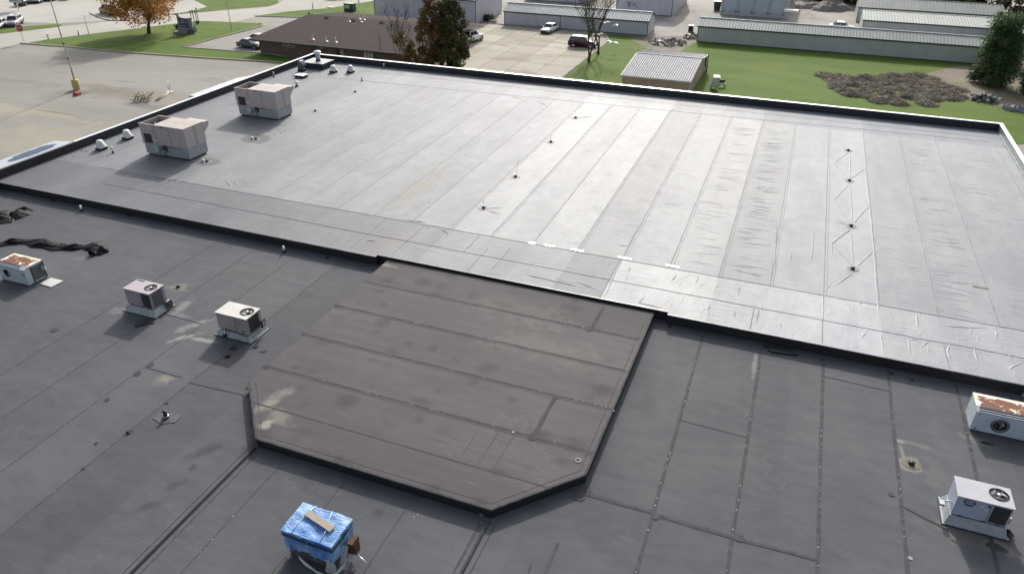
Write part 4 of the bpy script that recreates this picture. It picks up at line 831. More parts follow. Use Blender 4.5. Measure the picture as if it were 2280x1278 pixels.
# drains
def drain(label, loc, r=.2, ring=None, wet=None, group='roof drains on the upper roof', ball=None):
    t = thing('roof_drain', label, 'roof drain', loc, 0, group)
    MB().lathe([(r*1.9, .004), (r*1.5, .022), (r, .018), (r*.85, .010), (0, .010)], 20, cap=False).build('sump', ring or lapu, t)
    mb = MB(); mb.lathe([(r*.62, .012), (r*.62, .10), (r*.45, .14), (0, .15)], 14, cap=False); mb.build('strainer', black, t)
    if ball: MB().lathe([(0, 0), (.09, .02), (.13, .09), (.09, .16), (0, .18)], 14, (-r*1.7, -.06, .01), cap=False).build('plug', white, t)
    return t
d0 = drain('black roof drain in the bright strip, nearest of the middle row of four', (-18.64, 42.93, U), .19)
for y, nm in ((49.2, 'second nearest'), (57.8, 'third nearest'), (65.2, 'farthest')): dup(d0, (-18.64, y, U), 'black roof drain in the bright strip, %s of the middle row of four' % nm)
for y, nm in ((42.95, 'nearest'), (49.33, 'second nearest'), (57.88, 'third nearest'), (65.1, 'farthest')): dup(d0, (5.42, y, U), 'black roof drain among zigzag creases, %s of the right row of four' % nm)
for y, nm in ((57.85, 'beside the farther big unit'), (65.1, 'beyond both big units, toward the far parapet')): dup(d0, (-42.75, y, U), 'black roof drain %s' % nm)
for (x, y, lb) in ((-42.82, 49.0, 'black roof drain in a dark square patch between the two big units'), (-42.95, 43.05, 'black roof drain with a white plug beside the nearer big unit')):
    dd = drain(lb, (x, y, U), .2, ball=True)
    if y < 45: pass
ring = M('silt_ring', (.20, .18, .14), (.12, .11, .09), rough=.9, ns=8)
drain('rusty drain ringed with pale silt on the right lower roof', at(2029, 1033, 0), .2, ring, group='drains on the lower roof')
drain('dark drain ringed with tan silt right of the pinkish air conditioner', at(397, 640, 0), .17, ring, group='drains on the lower roof')
p = at(1287, 1025, PZ); tag(MB().lathe([(.09, 0), (.09, .02), (.125, .02), (.125, 0)], 22, (0, 0, .004), cap=False).build('pipe_ring', M('ring_pale', (.36, .36, .35)), loc=p), 'small white ring lying near the corner of the raised deck', 'ring')
# loose board, sheets of black plastic, scraps
pa, pb_, pc_, pd = at(88.5, 633, .0), at(115, 640.5, .0), at(141.5, 626.5, .0), at(114, 619.5, .0)
mb = MB(); mb.prism([(v.x, v.y) for v in (pa, pb_, pc_, pd)], .02, .045); tag(mb.build('loose_panel', M('loose_panel', (.60, .60, .56), (.50, .51, .48), rough=.5, ns=2)), 'loose square white panel lying beside the left rusty unit', 'metal panel')
plas = NT('black_plastic'); plas.set(plas.mix(plas.noise(6, 4, .6), (.003, .003, .004), (.007, .007, .008)), .5, spec=.12); plas.bump(plas.noise(4, 3, .6, plas.scale(1, 2.5, 1), .8), .45, .05)
def sheetrope(name, label, pts, wid, seed, hgt=.16):
    r_ = random.Random(seed); mb = MB(); vs = []; k = len(pts)*6-5; P_ = []
    for i in range(k):
        u = i/6; a = min(int(u), len(pts)-2); f = u-a; P_.append(pts[a]*(1-f)+pts[a+1]*f)
    nj = 11
    for i, p in enumerate(P_):
        d = (P_[min(i+1, k-1)]-P_[max(i-1, 0)]).normalized(); nr = Vector((-d.y, d.x, 0)); a = min(int(i/6), len(wid)-2); f = i/6-a; w = wid[a]*(1-f)+wid[a+1]*f
        for j in range(nj):
            s_ = j/(nj-1)*2-1; zz_ = (1-s_*s_)*hgt*(.6+.4*math.sin(i*.5+seed))+abs(math.sin(j*2.3+i*.35+seed))*.07*(1-abs(s_))+r_.uniform(0, .03)
            vs.append(p+nr*(s_*w/2*(1+.18*math.sin(i*.8+seed)))+Vector((0, 0, max(.006, zz_))))
    mb.add(vs, [(i*nj+j, (i+1)*nj+j, (i+1)*nj+j+1, i*nj+j+1) for i in range(k-1) for j in range(nj-1)], 0, False)
    return tag(mb.build(name, plas.mat), label, 'plastic sheet', 'black plastic sheets lying on the lower roof')
def g0(px, py): return at(px, py, 0)
sheetrope('plastic_sheet', 'long twisted black plastic sheet snaking above the left rusty unit', [g0(-60, 560), g0(0, 546), g0(20, 541), g0(50, 539), g0(85, 541), g0(120, 550), g0(150, 553), g0(180, 551), g0(205, 549), g0(218, 556), g0(235, 560)], [.9, .8, .75, .75, 1.2, 1.1, .85, .85, 1.1, 1.3, .7], 1, .22)
sheetrope('plastic_sheet', 'crumpled short black plastic sheet at the left edge near the roof step', [g0(-40, 480), g0(0, 484), g0(18, 488), g0(35, 484), g0(48, 473), g0(54, 468)], [1.8, 1.9, 1.5, 1.3, 1.6, 1.0], 4, .3)
sheetrope('plastic_sheet', 'bundled tail end of black plastic just right of the long twisted sheet', [g0(203, 570), g0(212, 566), g0(225, 562), g0(238, 557)], [.35, .8, 1.0, .6], 7, .34)
def scrap(label, px, py, s, n_=9, z=0, flat=.05, mat_=black, name='rubber_scrap', cat='scrap', elong=1.0):
    p = at(px, py, z); r_ = random.Random(int(px)); mb = MB(); pl = [(s*elong*math.cos(2*math.pi*i/n_)*r_.uniform(.6, 1.2), s*math.sin(2*math.pi*i/n_)*r_.uniform(.6, 1.2)) for i in range(n_)]
    mb.prism(pl, .008, flat); return tag(mb.build(name, mat_, loc=p), label, cat, 'dark scraps lying on the lower roof')
scrap('oval black scrap right of the cream-topped air conditioner', 588, 780.5, .17, 12, flat=.03)
scrap('small black scrap just below the cream-topped air conditioner', 571, 772, .11)
scrap('black scrap in the shadow of the cream-topped unit, upper', 518, 776, .17)
scrap('black scrap in the shadow of the cream-topped unit, lower', 508, 793, .14, flat=.14)
scrap('ragged black scrap in the shadow of the pinkish-topped unit', 313, 721, .34, 10, flat=.09)
scrap('thin black scrap trailing right of the ragged one by the pinkish-topped unit', 330, 717, .3, 8, elong=1.2, flat=.04)
scrap('black oval scrap near the step left of the raised deck', 729, 573.5, .16, 10)
scrap('black scrap at the foot of the step near the left edge', 117, 447, .2, 8)
scrap('dark scrap under the step, upper left area', 292, 479.5, .3, 8, flat=.03)
scrap('long dark heap of scrap at the foot of the step on the right', 1735, 782, .32, 12, elong=2.6, flat=.10)
scrap('dark stick-like scrap beside the right rusty unit', 2195, 987, .07, 8, elong=4.2, flat=.05)
scrap('small pale lump below the front corner of the raised deck', 1073, 1147, .09, 8, flat=.09, mat_=galv)
scrap('small black scrap under the step above the right drain', 1985, 832, .1, 8)
scrap('small dark scrap at the foot of the step, right of the deck', 1490, 727, .1, 8)
p = at(2274, 884, 0); mb = MB(); mb.prism([(0, 0), (1.1, -.05), (1.15, .5), (.15, .62)], .05, .09); tag(mb.build('metal_sheet', M('loose_sheet_grey', (.42, .44, .43), (.3, .32, .32), rough=.5), loc=p), 'grey sheet lying behind the right rusty unit at the frame edge', 'metal sheet')

# ------------------------------------------------------------------ surrounding buildings
def ribbed(mb, a, b, c, d, n_, h, mi=0):
    """sheet a-b (eave) to d-c (ridge) with n ribs running up the slope"""
    a, b, c, d = map(Vector, (a, b, c, d)); nr = (b-a).cross(d-a).normalized(); vs = []; fs = []
    for i in range(n_):
        for s_, o in ((0, 0), (.70, 0), (.80, h), (.92, h), (1.0, 0)):
            u = (i+s_)/n_; vs += [a+(b-a)*u+nr*o, d+(c-d)*u+nr*o]
    k = len(vs)//2; fs = [(2*i, 2*i+2, 2*i+3, 2*i+1) for i in range(k-1)]
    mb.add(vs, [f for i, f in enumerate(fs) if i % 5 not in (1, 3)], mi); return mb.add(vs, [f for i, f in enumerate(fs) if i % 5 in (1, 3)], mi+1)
def sidingmat(name, c1, c2, ribs=3.0, axis='X', rough=.55):
    n = NT(name); X, Y, Z = n.sep(); s_ = X if axis == 'X' else Y
    w = n.m('FRACT', n.m('MULTIPLY', s_, ribs)); g_ = n.ss(w, .86, .93)
    st = n.noise(1.0, 5, .65, n.scale(1.6, 1.6, .2)); lowz = n.noise(.5, 4, .6)
    col = n.mix(n.ss(n.m('ADD', n.m('MULTIPLY', st, .6), n.m('MULTIPLY', lowz, .4)), .38, .62), c1, c2)
    n.set(n.mul(n.m('MULTIPLY', g_, .5), col, (.7, .7, .7)), rough, 0, .35); n.bump(n.m('ADD', g_, n.m('MULTIPLY', st, .1)), .3, .03); return n.mat
wallw = sidingmat('white_siding', (.46, .47, .51), (.52, .53, .57)); wallg = sidingmat('grey_green_siding', (.40, .43, .42), (.46, .48, .46)); wallt = sidingmat('tan_siding', (.37, .275, .235), (.43, .33, .285), 2.6)
roofw = M('white_steel_roof', (.54, .57, .55), (.46, .49, .47), rough=.6, ns=.3, spec=.3); roofg = M('pale_green_steel_roof', (.38, .42, .385), (.32, .36, .335), rough=.65, ns=.4, spec=.25); roofd = M('grey_green_steel_roof', (.13, .17, .16), (.09, .12, .115), rough=.65, spec=.2, ns=.5, stretch=(1, .3, 1))
roofs = M('silver_steel_roof', (.46, .46, .49), (.38, .38, .41), rough=.7, ns=.8, spec=.15)
trimd = M('dark_green_trim', (.03, .045, .042), rough=.5); trimk = M('black_trim', (.03, .033, .038), rough=.5)
rib_shade = M('rib_shade_grime', (.12, .12, .12), (.18, .18, .18), rough=.8, ns=2)  # darker rib sides: shade between the ribs painted in, along with dirt
def gable_shed(name, label, x0, x1, y0, y1, ez, rz_, wm, rm, tm, ribs, ridge=.5, over=.18, group=None, rh=.05, doors=()):
    """ridge runs along x; walls from the ground to the eaves"""
    t = thing(name, label, 'shed', (x0, y0, G), 0, group); L, D = x1-x0, y1-y0; e, r, yr = ez-G, rz_-G, (y1-y0)*ridge
    mb = MB(); mb.add([(0, 0, 0), (L, 0, 0), (L, 0, e), (0, 0, e), (0, D, 0), (L, D, 0), (L, D, e), (0, D, e), (0, yr, r-.02), (L, yr, r-.02)],
                      [(0, 1, 2, 3), (5, 4, 7, 6), (1, 5, 6, 9, 2), (4, 0, 3, 8, 7)]); mb.build('wall', wm, t)
    k = over*(r-e)/yr; mb = MB()
    ribbed(mb, (-over, -over, e-k+.04), (L+over, -over, e-k+.04), (L+over, yr, r+.04), (-over, yr, r+.04), ribs, rh)
    ribbed(mb, (L+over, D+over, e-k+.04), (-over, D+over, e-k+.04), (-over, yr, r+.04), (L+over, yr, r+.04), ribs, rh)
    mb.build('roof', [rm, rib_shade], t)
    MB().box(-over, -over-.03, e-k-.16, L+over, -over, e-k+.035).build('eave_trim', tm, t)
    for x in (-.02, L-.10): MB().box(x, -.03, 0, x+.12, -.002, e-.05).build('corner_trim', tm, t)
    for x in (L+.002,): MB().box(x, D-.12, 0, x+.03, D, e).build('corner_trim', tm, t)
    for x in (-over-.03, L+over):
        MB().frust([(x, -over, e-k-.13), (x+.03, -over, e-k-.13), (x+.03, yr, r-.13), (x, yr, r-.13)], [(x, -over, e-k+.06), (x+.03, -over, e-k+.06), (x+.03, yr, r+.06), (x, yr, r+.06)]).build('rake_trim', tm if tm is not trimd else rm, t)
        MB().frust([(x, yr, r-.13), (x+.03, yr, r-.13), (x+.03, D+over, e-k-.13), (x, D+over, e-k-.13)], [(x, yr, r+.06), (x+.03, yr, r+.06), (x+.03, D+over, e-k+.06), (x, D+over, e-k+.06)]).build('rake_trim', tm if tm is not trimd else rm, t)
    MB().box(-over, yr-.15, r+.055, L+over, yr+.15, r+.105).build('ridge_cap', rm, t)
    MB().box(-.01, -.02, 0, L+.01, -.003, .12).build('base_trim', tm, t)
    return t
SG = 'storage sheds beyond the parking and lawn'
gable_shed('storage_shed', 'long low grey-green storage shed with ribbed pale roof, the one bordering the back lawn', -16.7, 26.2, 131.0, 137.0, -2.35, -1.45, wallg, roofg, trimd, 90, .42, group=SG)
s_ = gable_shed('storage_shed', 'low white storage shed with ribbed white roof behind the white sedan', -52.6, -25.5, 132.4, 138.4, -2.5, -1.45, wallw, roofw, trimk, 60, .42, group=SG)
MB().box(10.9, -.03, 0, 11.02, -.002, 2.4).build('wall_joint', trimk, s_)
gable_shed('storage_shed', 'middle storage shed with pale ribbed roof directly behind the long grey-green one', 9.6, 36, 147.0, 157.0, -2.3, -1.6, wallg, roofg, trimd, 56, .6, group=SG)
gable_shed('storage_shed', 'farthest storage shed with dull blue-green stained roof, at the upper right', 9.1, 33.5, 160.0, 171.5, -2.2, -1.2, wallg, roofd, trimd, 40, .5, group=SG)
gable_shed('storage_shed', 'pale roofed shed glimpsed at the right edge behind the dark green tree', 29.5, 52, 140.5, 149.0, -2.4, -1.6, wallg, roofg, trimd, 40, .5, group=SG)
gable_shed('warehouse', 'larger white warehouse with pale roof and black corner trim, left of the low white shed', -79.3, -57.6, 130.6, 143.5, -.75, .9, wallw, M('white_grey_roof', (.40, .42, .46), (.34, .36, .40), rough=.6, ns=.6, spec=.3), trimk, 40, .5, group='warehouses behind the storage sheds')
w2 = gable_shed('warehouse', 'tall white warehouse cut by the top edge, with dark marks on its wall', -36.2, -24.9, 152.5, 170.5, 1.2, 2.6, wallw, roofw, trimk, 24, .5, group='warehouses behind the storage sheds')
for k, (x, z, w, h) in enumerate(((3.0, 2.0, .9, .22), (3.4, 1.3, .5, .75), (4.3, 1.5, .35, .6), (4.8, 1.45, .2, .5), (5.1, 1.2, .3, .2))): MB().box(x-1, -.012, z, x+w-1, -.002, z+h).build('painted_mark', M('mark_grey', (.2, .21, .25)), w2)
gable_shed('warehouse', 'white warehouse end seen in the gap between the two nearest white sheds', -58.5, -45, 160, 172, -1.6, -.4, wallw, roofw, trimk, 24, .5, group='warehouses behind the storage sheds')
# tan shed
ts = gable_shed('tan_shed', 'tan metal shed with silver ribbed roof just beyond the far parapet', -21.2, -12.4, 95.6, 111.5, -2.75, -1.75, wallt, roofs, M('tan_trim', (.52, .47, .38)), 30, .55, .2, rh=.09)
MB().box(8.82, 1.2, 0, 8.85, 2.1, 2.0).build('side_door', M('pale_door', (.6, .6, .58)), ts)
for y in (14.2,): MB().box(8.85, y, .9, 8.95, y+.5, 2.2).build('wall_box', dark, ts)
p = Vector((-12.4, 107.0, G))
t = thing('slanted_tank', 'pale slanted metal tank standing at the corner of the tan shed', 'tank', at(1588, 199, G), R(10))
bevel(MB().frust([(-.5, -.8, .45), (.35, -.8, .45), (.35, .8, .45), (-.5, .8, .45)], [(-.2, -.8, 1.75), (.75, -.8, 1.75), (.75, .8, 1.75), (-.2, .8, 1.75)]).build('drum', M('tank_pale', (.50, .51, .49), (.4, .4, .38)), t), .08)
for x in (-.35, .3): MB().tube([(x, -.7, 0), (x, -.7, .5)], .04, 6).build('leg', dark, t); MB().tube([(x, .7, 0), (x, .7, .5)], .04, 6).build('leg', dark, t)
t = thing('garden_bench', 'small black-framed seat standing on the lawn beside the tank', 'seat', at(1600, 196, G), R(30))
MB().box(0, 0, .42, 1.0, .45, .47).build('seat', M('seat_green', (.3, .36, .26)), t); MB().box(0, .42, .5, 1.0, .46, .95).build('backrest', dark, t)
for x, y in ((.05, .05), (.95, .05), (.05, .42), (.95, .42)): MB().box(x-.03, y-.03, 0, x+.03, y+.03, .42).build('leg', dark, t)
t = thing('leaning_rack', 'dark A-shaped ladder leaning against the tan shed side', 'ladder', (-12.1, 110.3, G), 0)
for a, b in (((0, -.5, 0), (0, 0, 2.9)), ((0, .5, 0), (0, 0, 2.9))): MB().tube([a, b], .05, 6).build('rail', dark, t)
for z, w in ((.6, .4), (1.2, .3), (1.8, .2)): MB().tube([(0, -w, z), (0, w, z)], .03, 6).build('rung', dark, t)

# brick building
n = NT('brown_brick'); br = n.t.nodes.new("ShaderNodeTexBrick"); br.inputs['Scale'].default_value = 1; br.inputs['Brick Width'].default_value = .42; br.inputs['Row Height'].default_value = .15; br.inputs['Mortar Size'].default_value = .016
br.inputs['Color1'].default_value = (.115, .075, .062, 1); br.inputs['Color2'].default_value = (.17, .115, .09, 1); br.inputs['Mortar'].default_value = (.15, .13, .115, 1)
X, Y, Z = n.sep(); n.t.links.new(n.comb(n.m('ADD', X, Y), Z), br.inputs[0]); n.set(n.mul(.5, br.outputs['Color'], n.mix(n.noise(1.5, 5, .7), (.6, .6, .6), (1.3, 1.3, 1.3))), .85); brick = n.mat
n = NT('brown_shingles'); br = n.t.nodes.new("ShaderNodeTexBrick"); br.inputs['Scale'].default_value = 1; br.inputs['Brick Width'].default_value = .9; br.inputs['Row Height'].default_value = .35; br.inputs['Mortar Size'].default_value = .02
br.inputs['Color1'].default_value = (.055, .042, .041, 1); br.inputs['Color2'].default_value = (.068, .052, .051, 1); br.inputs['Mortar'].default_value = (.055, .043, .042, 1)
n.t.links.new(n.co, br.inputs[0]); n.set(n.mul(.4, br.outputs['Color'], n.mix(n.noise(.6, 5, .7), (.6, .6, .6), (1.35, 1.35, 1.35))), .95, spec=.08); shing = n.mat
bb = thing('brick_building', 'low brown brick building with a broad brown shingle roof beyond the parapet', 'building', (-80, 96.2, G))
MB().box(0, 0, 0, 28, 15, 2.12).build('wall', brick, bb)
mb = MB(); e, r = 2.35, 3.4; a = [(-.9, -1.2, e), (28.6, -1.2, e), (28.6, 15.4, r), (-.9, 15.4, r)]
rf = mb.frust([(x, y, z-.18) for x, y, z in a], a).build('roof', shing, bb)
MB().box(-.93, -1.24, e-.24, 28.63, -1.205, e+.01).build('fascia', M('brown_fascia', (.05, .04, .038)), bb)
MB().add([(-.9, 15.42, r-.2), (28.6, 15.42, r-.2), (28.6, 24, e), (-.9, 24, e)], [(0, 1, 2, 3)]).build('roof_back', shing, bb)
def rz_at(y): return e+(y+1.2)/16.6*(r-e)
def on_roof(px, py):
    q = at(px, py, -2.2)
    for _ in range(6): q = at(px, py, G+rz_at(q.y-96.2))
    return q.x+80, q.y-96.2, rz_at(q.y-96.2)
for px, py in ((697, 89), (727, 93), (748, 95), (778, 49), (801, 44), (805, 50), (811, 45)):
    x, y, z = on_roof(px, py); MB().lathe([(.28, 0), (.10, .14), (.06, .16), (.06, .62), (.08, .66), (0, .66)], 10, (x, y, z)).build('roof_pipe', vw, rf)
for px, py in ((729, 41), (789, 47), (852, 52)):
    x, y, z = on_roof(px, py); MB().frust([(x-.4, y-.4, z-.05), (x+.4, y-.4, z-.05), (x+.4, y+.4, z), (x-.4, y+.4, z)], [(x-.3, y-.3, z+.32), (x+.3, y-.3, z+.32), (x+.3, y+.3, z+.2), (x-.3, y+.3, z+.2)]).build('turtle_vent', M('mauve_vent', (.22, .15, .15)), rf)
bl = M('window_blind', (.50, .52, .44), (.40, .42, .36), rough=.5)
for (px0, px1, z0, z1, nm) in ((758, 769, 1.0, 2.3, 'window'), (823, 850, .5, 2.3, 'window'), (700, 712, 1.6, 2.3, 'window')):
    x0, x1 = at(px0, 100, -3).x+80, at(px1, 100, -3).x+80
    x0 = (at(px0, 112, -3.3)).x+80; x1 = (at(px1, 112, -3.3)).x+80
    f = MB().box(x0-.08, -.06, z0-.08, x1+.08, -.002, z1+.08).build('window', M('window_frame_dark', (.05, .045, .04)), bb); kk = 3 if x1-x0 > 1.6 else 2
    for i in range(kk): a_, b_ = x0+(x1-x0)*i/kk+.06, x0+(x1-x0)*(i+1)/kk-.06; MB().box(a_, -.075, z0+.03, b_, -.062, z1-.02).build('pane', bl, f)
x0 = at(776, 112, -4).x+80; d_ = MB().box(x0, -.05, 0, x0+1.1, -.002, 2.2).build('door', M('maroon_door', (.055, .025, .022)), bb); MB().tube([(x0+.95, -.1, 1.0), (x0+.95, -.1, 1.12)], .03, 6).build('handle', alu, d_)
x0 = at(745, 118, -4.2).x+80; MB().box(x0-.4, -.25, .2, x0+.4, -.003, .95).build('meter_box', M('meter_pale', (.45, .46, .44)), bb)
x0 = at(634, 99, -3).x+80; sg = MB()
for i in range(1): sg.lathe([(0, 0), (.17, 0), (.17, .03), (0, .03)], 14, M4=Matrix.Translation((x0-1.05, -.02, 1.62)) @ Matrix.Rotation(R(90), 4, 'X'))
sg.build('sign_emblem', M('sign_letters', (.62, .60, .56)), bb)
lt = random.Random(5); x = x0-.72
for wlen in (8, 5):
    for k in range(wlen): h = lt.choice((.16, .16, .24)); MB().box(x, -.03, 1.60, x+.10, -.002, 1.60+h).build('sign_letter', M('sign_letters', (.62, .60, .56)), bb); x += .15
    x += .14
x = x0-.6
for k in range(15): MB().box(x, -.03, 1.36, x+.07, -.002, 1.43+.04*(k % 3 == 0)).build('sign_letter', M('sign_letters', (.62, .60, .56)), bb); x += .115
for xx, z0 in ((.35, 1.85), (2.6, 1.75)): MB().box(xx, -.05, z0, xx+.9, -.002, z0+.35).build('wall_vent', M('vent_grey_green', (.22, .24, .22)), bb)
MB().tube([(21.8, .3, 0), (21.8, .3, 4.6)], .05, 6).build('corner_post', dark, bb)

# blue-grey storage containers parked in a row at the top
t = thing('loading_building', 'white metal building with four big blue-grey roll-up doors, cut by the top edge', 'building', (-16.3, 158.7, G))
MB().box(0, 0, 0, 12.6, 24, 6.5).build('wall', M('bay_wall', (.44, .46, .49), (.38, .40, .43), rough=.5), t)
for i in range(4):
    x = .65+i*2.98; dr = MB().box(x, -.06, .85, x+2.3, -.003, 5.9).build('roll_door', M('door_blue', (.40, .48, .54), (.36, .44, .50), rough=.5, ns=1), t)
    MB().box(x-.14, -.09, .3, x-.03, -.004, 5.9).build('door_track', galv, t); MB().box(x+2.33, -.09, .3, x+2.44, -.004, 5.9).build('door_track', galv, t)
    for xx in (x-.1, x+2.38): MB().lathe([(0, 0), (.12, 0), (.12, .1), (0, .1)], 10, M4=Matrix.Translation((xx, -.10, .75)) @ Matrix.Rotation(R(90), 4, 'X')).build('bumper', black, t)
for k in range(3): MB().box(3.1+k*.35, -.1, 3.2+.2*(k % 2), 3.35+k*.35, -.062, 3.6).build('wall_mark', dark, t)
t = thing('dumpster', 'dark grey bin standing left of the blue-grey roll-up doors', 'bin', at(1596, 24, G), R(5))
MB().frust([(-.6, -.5, .1), (.6, -.5, .1), (.6, .5, .1), (-.6, .5, .1)], [(-.75, -.6, 1.7), (.75, -.6, 1.7), (.75, .6, 1.7), (-.75, .6, 1.7)]).build('body', dark, t); MB().box(-.8, -.65, 1.71, .8, .65, 1.8).build('lid', M('bin_lid', (.4, .4, .38)), t)
t = thing('utility_cabinet', 'black-faced white cabinet standing on gravel left of the long shed', 'cabinet', at(1537, 73, G), 0)
MB().box(-.45, 0, 0, .45, .6, 1.15).build('body', white, t); MB().box(-.38, -.02, .1, .42, -.002, 1.05).build('face', black, t); MB().box(-.48, -.05, 1.151, .48, .65, 1.2).build('lid', white, t)
t = thing('green_cabinet', 'dark green utility box with pale panel on the lawn behind the brick building', 'utility box', at(776, 27.5, G), 0)
gm = M('box_green', (.035, .075, .05), rough=.5); MB().box(-1.0, 0, 0, 1.1, 1.2, 1.55).build('body', gm, t); MB().box(-.85, -.02, .65, .35, -.002, 1.35).build('pale_panel', M('panel_pale', (.45, .5, .55)), t); MB().box(-1.05, -.05, 1.551, 1.15, 1.25, 1.62).build('lid', M('box_lid_green', (.28, .38, .22)), t)
tag(MB().prism([(0, 0), (2.6, -.1), (2.6, .9), (0, 1.0)], 0, .35).build('white_trailer_bed', white, loc=at(1747, 52, G)+Vector((-.5, -1, 2.35))), 'long flat white slab lying behind the long shed roof', 'slab').location.z = G+2.2

# ------------------------------------------------------------------ trees
bark = M('tree_bark', (.085, .068, .052), (.045, .037, .03), rough=.9, ns=6, bump=.5)
barkg = M('tree_bark_grey', (.13, .115, .10), (.07, .062, .055), rough=.9, ns=6, bump=.5)
def branches(mb, p, d, L, r, lev, rnd, tips, spread=.55, upb=.15, kids=(3, 4), segs=4, shrink=.66, minr=.012):
    pts = [p.copy()]; rad = [r]; q = p.copy(); dd = d.copy()
    for i in range(segs):
        dd = (dd+Vector((rnd.gauss(0, .13), rnd.gauss(0, .13), rnd.gauss(0, .08)+upb*.3))).normalized(); q = q+dd*L/segs; pts.append(q.copy()); rad.append(max(minr, r*(1-.5*(i+1)/segs)))
    mb.tube(pts, rad, 7 if lev > 2 else (5 if lev > 0 else 4), smooth=True)
    if lev == 0: tips.append((pts[-1], dd)); return
    for k in range(rnd.randint(*kids)):
        f = rnd.uniform(.45, 1.0) if k else 1.0; i = min(segs, max(1, int(round(f*segs)))); a = rnd.uniform(0, 6.28)
        side = Vector((math.cos(a), math.sin(a), 0)); nd = (dd+side*spread*rnd.uniform(.6, 1.4)+Vector((0, 0, upb))).normalized()
        branches(mb, pts[i], nd, L*shrink*rnd.uniform(.8, 1.15), rad[i]*.72, lev-1, rnd, tips, spread, upb, kids, max(2, segs-1), shrink, minr)
    tips.append((pts[-1], dd))
def leaves(mb, centers, n_, size, spread, rnd, flat=1.0):
    for _ in range(n_):
        c, rr_ = rnd.choice(centers); s_ = size*rnd.uniform(.6, 1.4)
        while True:
            v = Vector((rnd.uniform(-1, 1), rnd.uniform(-1, 1), rnd.uniform(-1, 1)))
            if v.length < 1: break
        p = c+Vector((v.x, v.y, v.z*flat))*rr_*spread
        a = Vector((rnd.gauss(0, 1), rnd.gauss(0, 1), rnd.gauss(0, .6))).normalized(); b = a.cross(Vector((rnd.gauss(0, 1), rnd.gauss(0, 1), rnd.gauss(0, 1)))).normalized()
        mb.add([p-a*s_-b*s_*.1, p-b*s_*.55, p+a*s_, p+b*s_*.55], [(0, 1, 2, 3)])
def tree(name, label, loc, H, trunk, crown, lm, seed, nl=9000, size=.17, bm=bark, shape='round', clumps=90, cut=0, group=None, lev=3, r0=.22):
    """crown = (half width, bottom height, top height)"""
    rnd = random.Random(seed); t = thing(name, label, 'tree', loc, 0, group); mb = MB(); tips = []
    hw, zb, zt = crown
    branches(mb, Vector((0, 0, 0)), Vector((0, 0, 1)), trunk, r0, lev, rnd, tips, .6, .25, (3, 5), 4, .62*H/8)
    mb.build('trunk', bm, t); cs = []; cz, hz_ = (zb+zt)/2, (zt-zb)/2
    while len(cs) < clumps:
        v = Vector((rnd.uniform(-1, 1), rnd.uniform(-1, 1), rnd.uniform(-1, 1)))
        if v.length > 1 or v.length < .35: continue
        z = v.z; w = 1.0
        if shape == 'cone': w = .35+.65*(1-(z+1)/2)**.8; 
        if shape == 'egg': w = 1.0-.35*max(0, z)
        cs.append((Vector((v.x*hw*w, v.y*hw*w, cz+z*hz_)), rnd.uniform(.5, 1.05)*hw*.30))
    mb = MB(); leaves(mb, cs, nl, size, 1.0, rnd); mb.build('crown', lm, t); return t
autumn = leafmat('autumn_leaves', [(.20, .20, .05), (.36, .22, .06), (.52, .22, .06), (.62, .27, .10)], .45)
rustl = leafmat('rust_leaves', [(.06, .065, .025), (.12, .08, .035), (.18, .095, .045), (.10, .11, .04)], .25)
deep = leafmat('deep_green_leaves', [(.025, .045, .016), (.045, .078, .026), (.07, .11, .036), (.11, .12, .04)], .25)
yell = leafmat('sparse_yellow_leaves', [(.12, .10, .035), (.20, .17, .05), (.15, .09, .04)], .2)
conif = leafmat('dark_willow_leaves', [(.03, .055, .022), (.05, .09, .034), (.085, .14, .05), (.12, .18, .07)], .3)
hedgel = leafmat('far_thicket_leaves', [(.035, .045, .022), (.07, .075, .034), (.14, .125, .06), (.10, .08, .05)], .25)
tree('autumn_tree', 'round orange and olive autumn tree on the left lawn beside the monument sign', at(332, 76, G), 11, 2.8, (6.2, 2.2, 12.5), autumn, 3, 15000, .20, bark, 'egg', 120, r0=.38, lev=3)
q = Vector((-47.4, 93.0, G)); tree('rust_tree', 'rust-brown leafed tree just left of the dark green one behind the far parapet', q, 10, 2.4, (2.35, .4, 11.3), rustl, 11, 14000, .15, bark, 'egg', 120, r0=.24)
q = Vector((-45.3, 93.6, G)); tree('green_tree', 'dark green leafy tree next to the rust-brown one behind the far parapet', q, 10, 2.4, (2.7, .2, 10.9), leafmat('olive_rust_leaves', [(.03, .045, .018), (.05, .07, .025), (.09, .085, .03), (.15, .085, .04)], .25), 12, 17000, .15, bark, 'egg', 130, r0=.24)
tree('small_tree', 'low rust-coloured leafy tree between the bare birch and the brown tree', Vector((-50.0, 91.4, G)), 5, 1.2, (1.7, .2, 5.0), rustl, 19, 4500, .13, bark, 'round', 60, r0=.12, lev=2)
def bare(name, label, loc, H, seed, r0=.16, yellow=0, forks=3, spread=.42, bm=bark, kids=(3, 4), lev=4):
    rnd = random.Random(seed); t = thing(name, label, 'tree', loc, 0); mb = MB(); tips = []
    for k in range(forks):
        a = 2*math.pi*k/forks+seed; d = Vector((math.cos(a)*.28, math.sin(a)*.28, 1)).normalized()
        branches(mb, Vector((math.cos(a)*.06, math.sin(a)*.06, 0)), d, H*.40, r0*.8, lev, rnd, tips, spread, .22, kids, 4, .66, .016)
    mb.tube([(0, 0, -.05), (0, 0, .5)], [r0*1.25, r0], 8); mb.build('trunk', bm, t)
    mb = MB()
    if yellow: leaves(mb, [(p, .45) for p, _ in tips if p.z < H*.55], yellow, .12, 1, rnd); mb.build('crown', yell, t)
    return t
bare('birch_tree', 'thin nearly bare tree with sparse yellow leaves left of the rust-brown tree', Vector((-52.6, 93.8, G)), 9.8, 5, .12, 900, 2, .5, barkg)
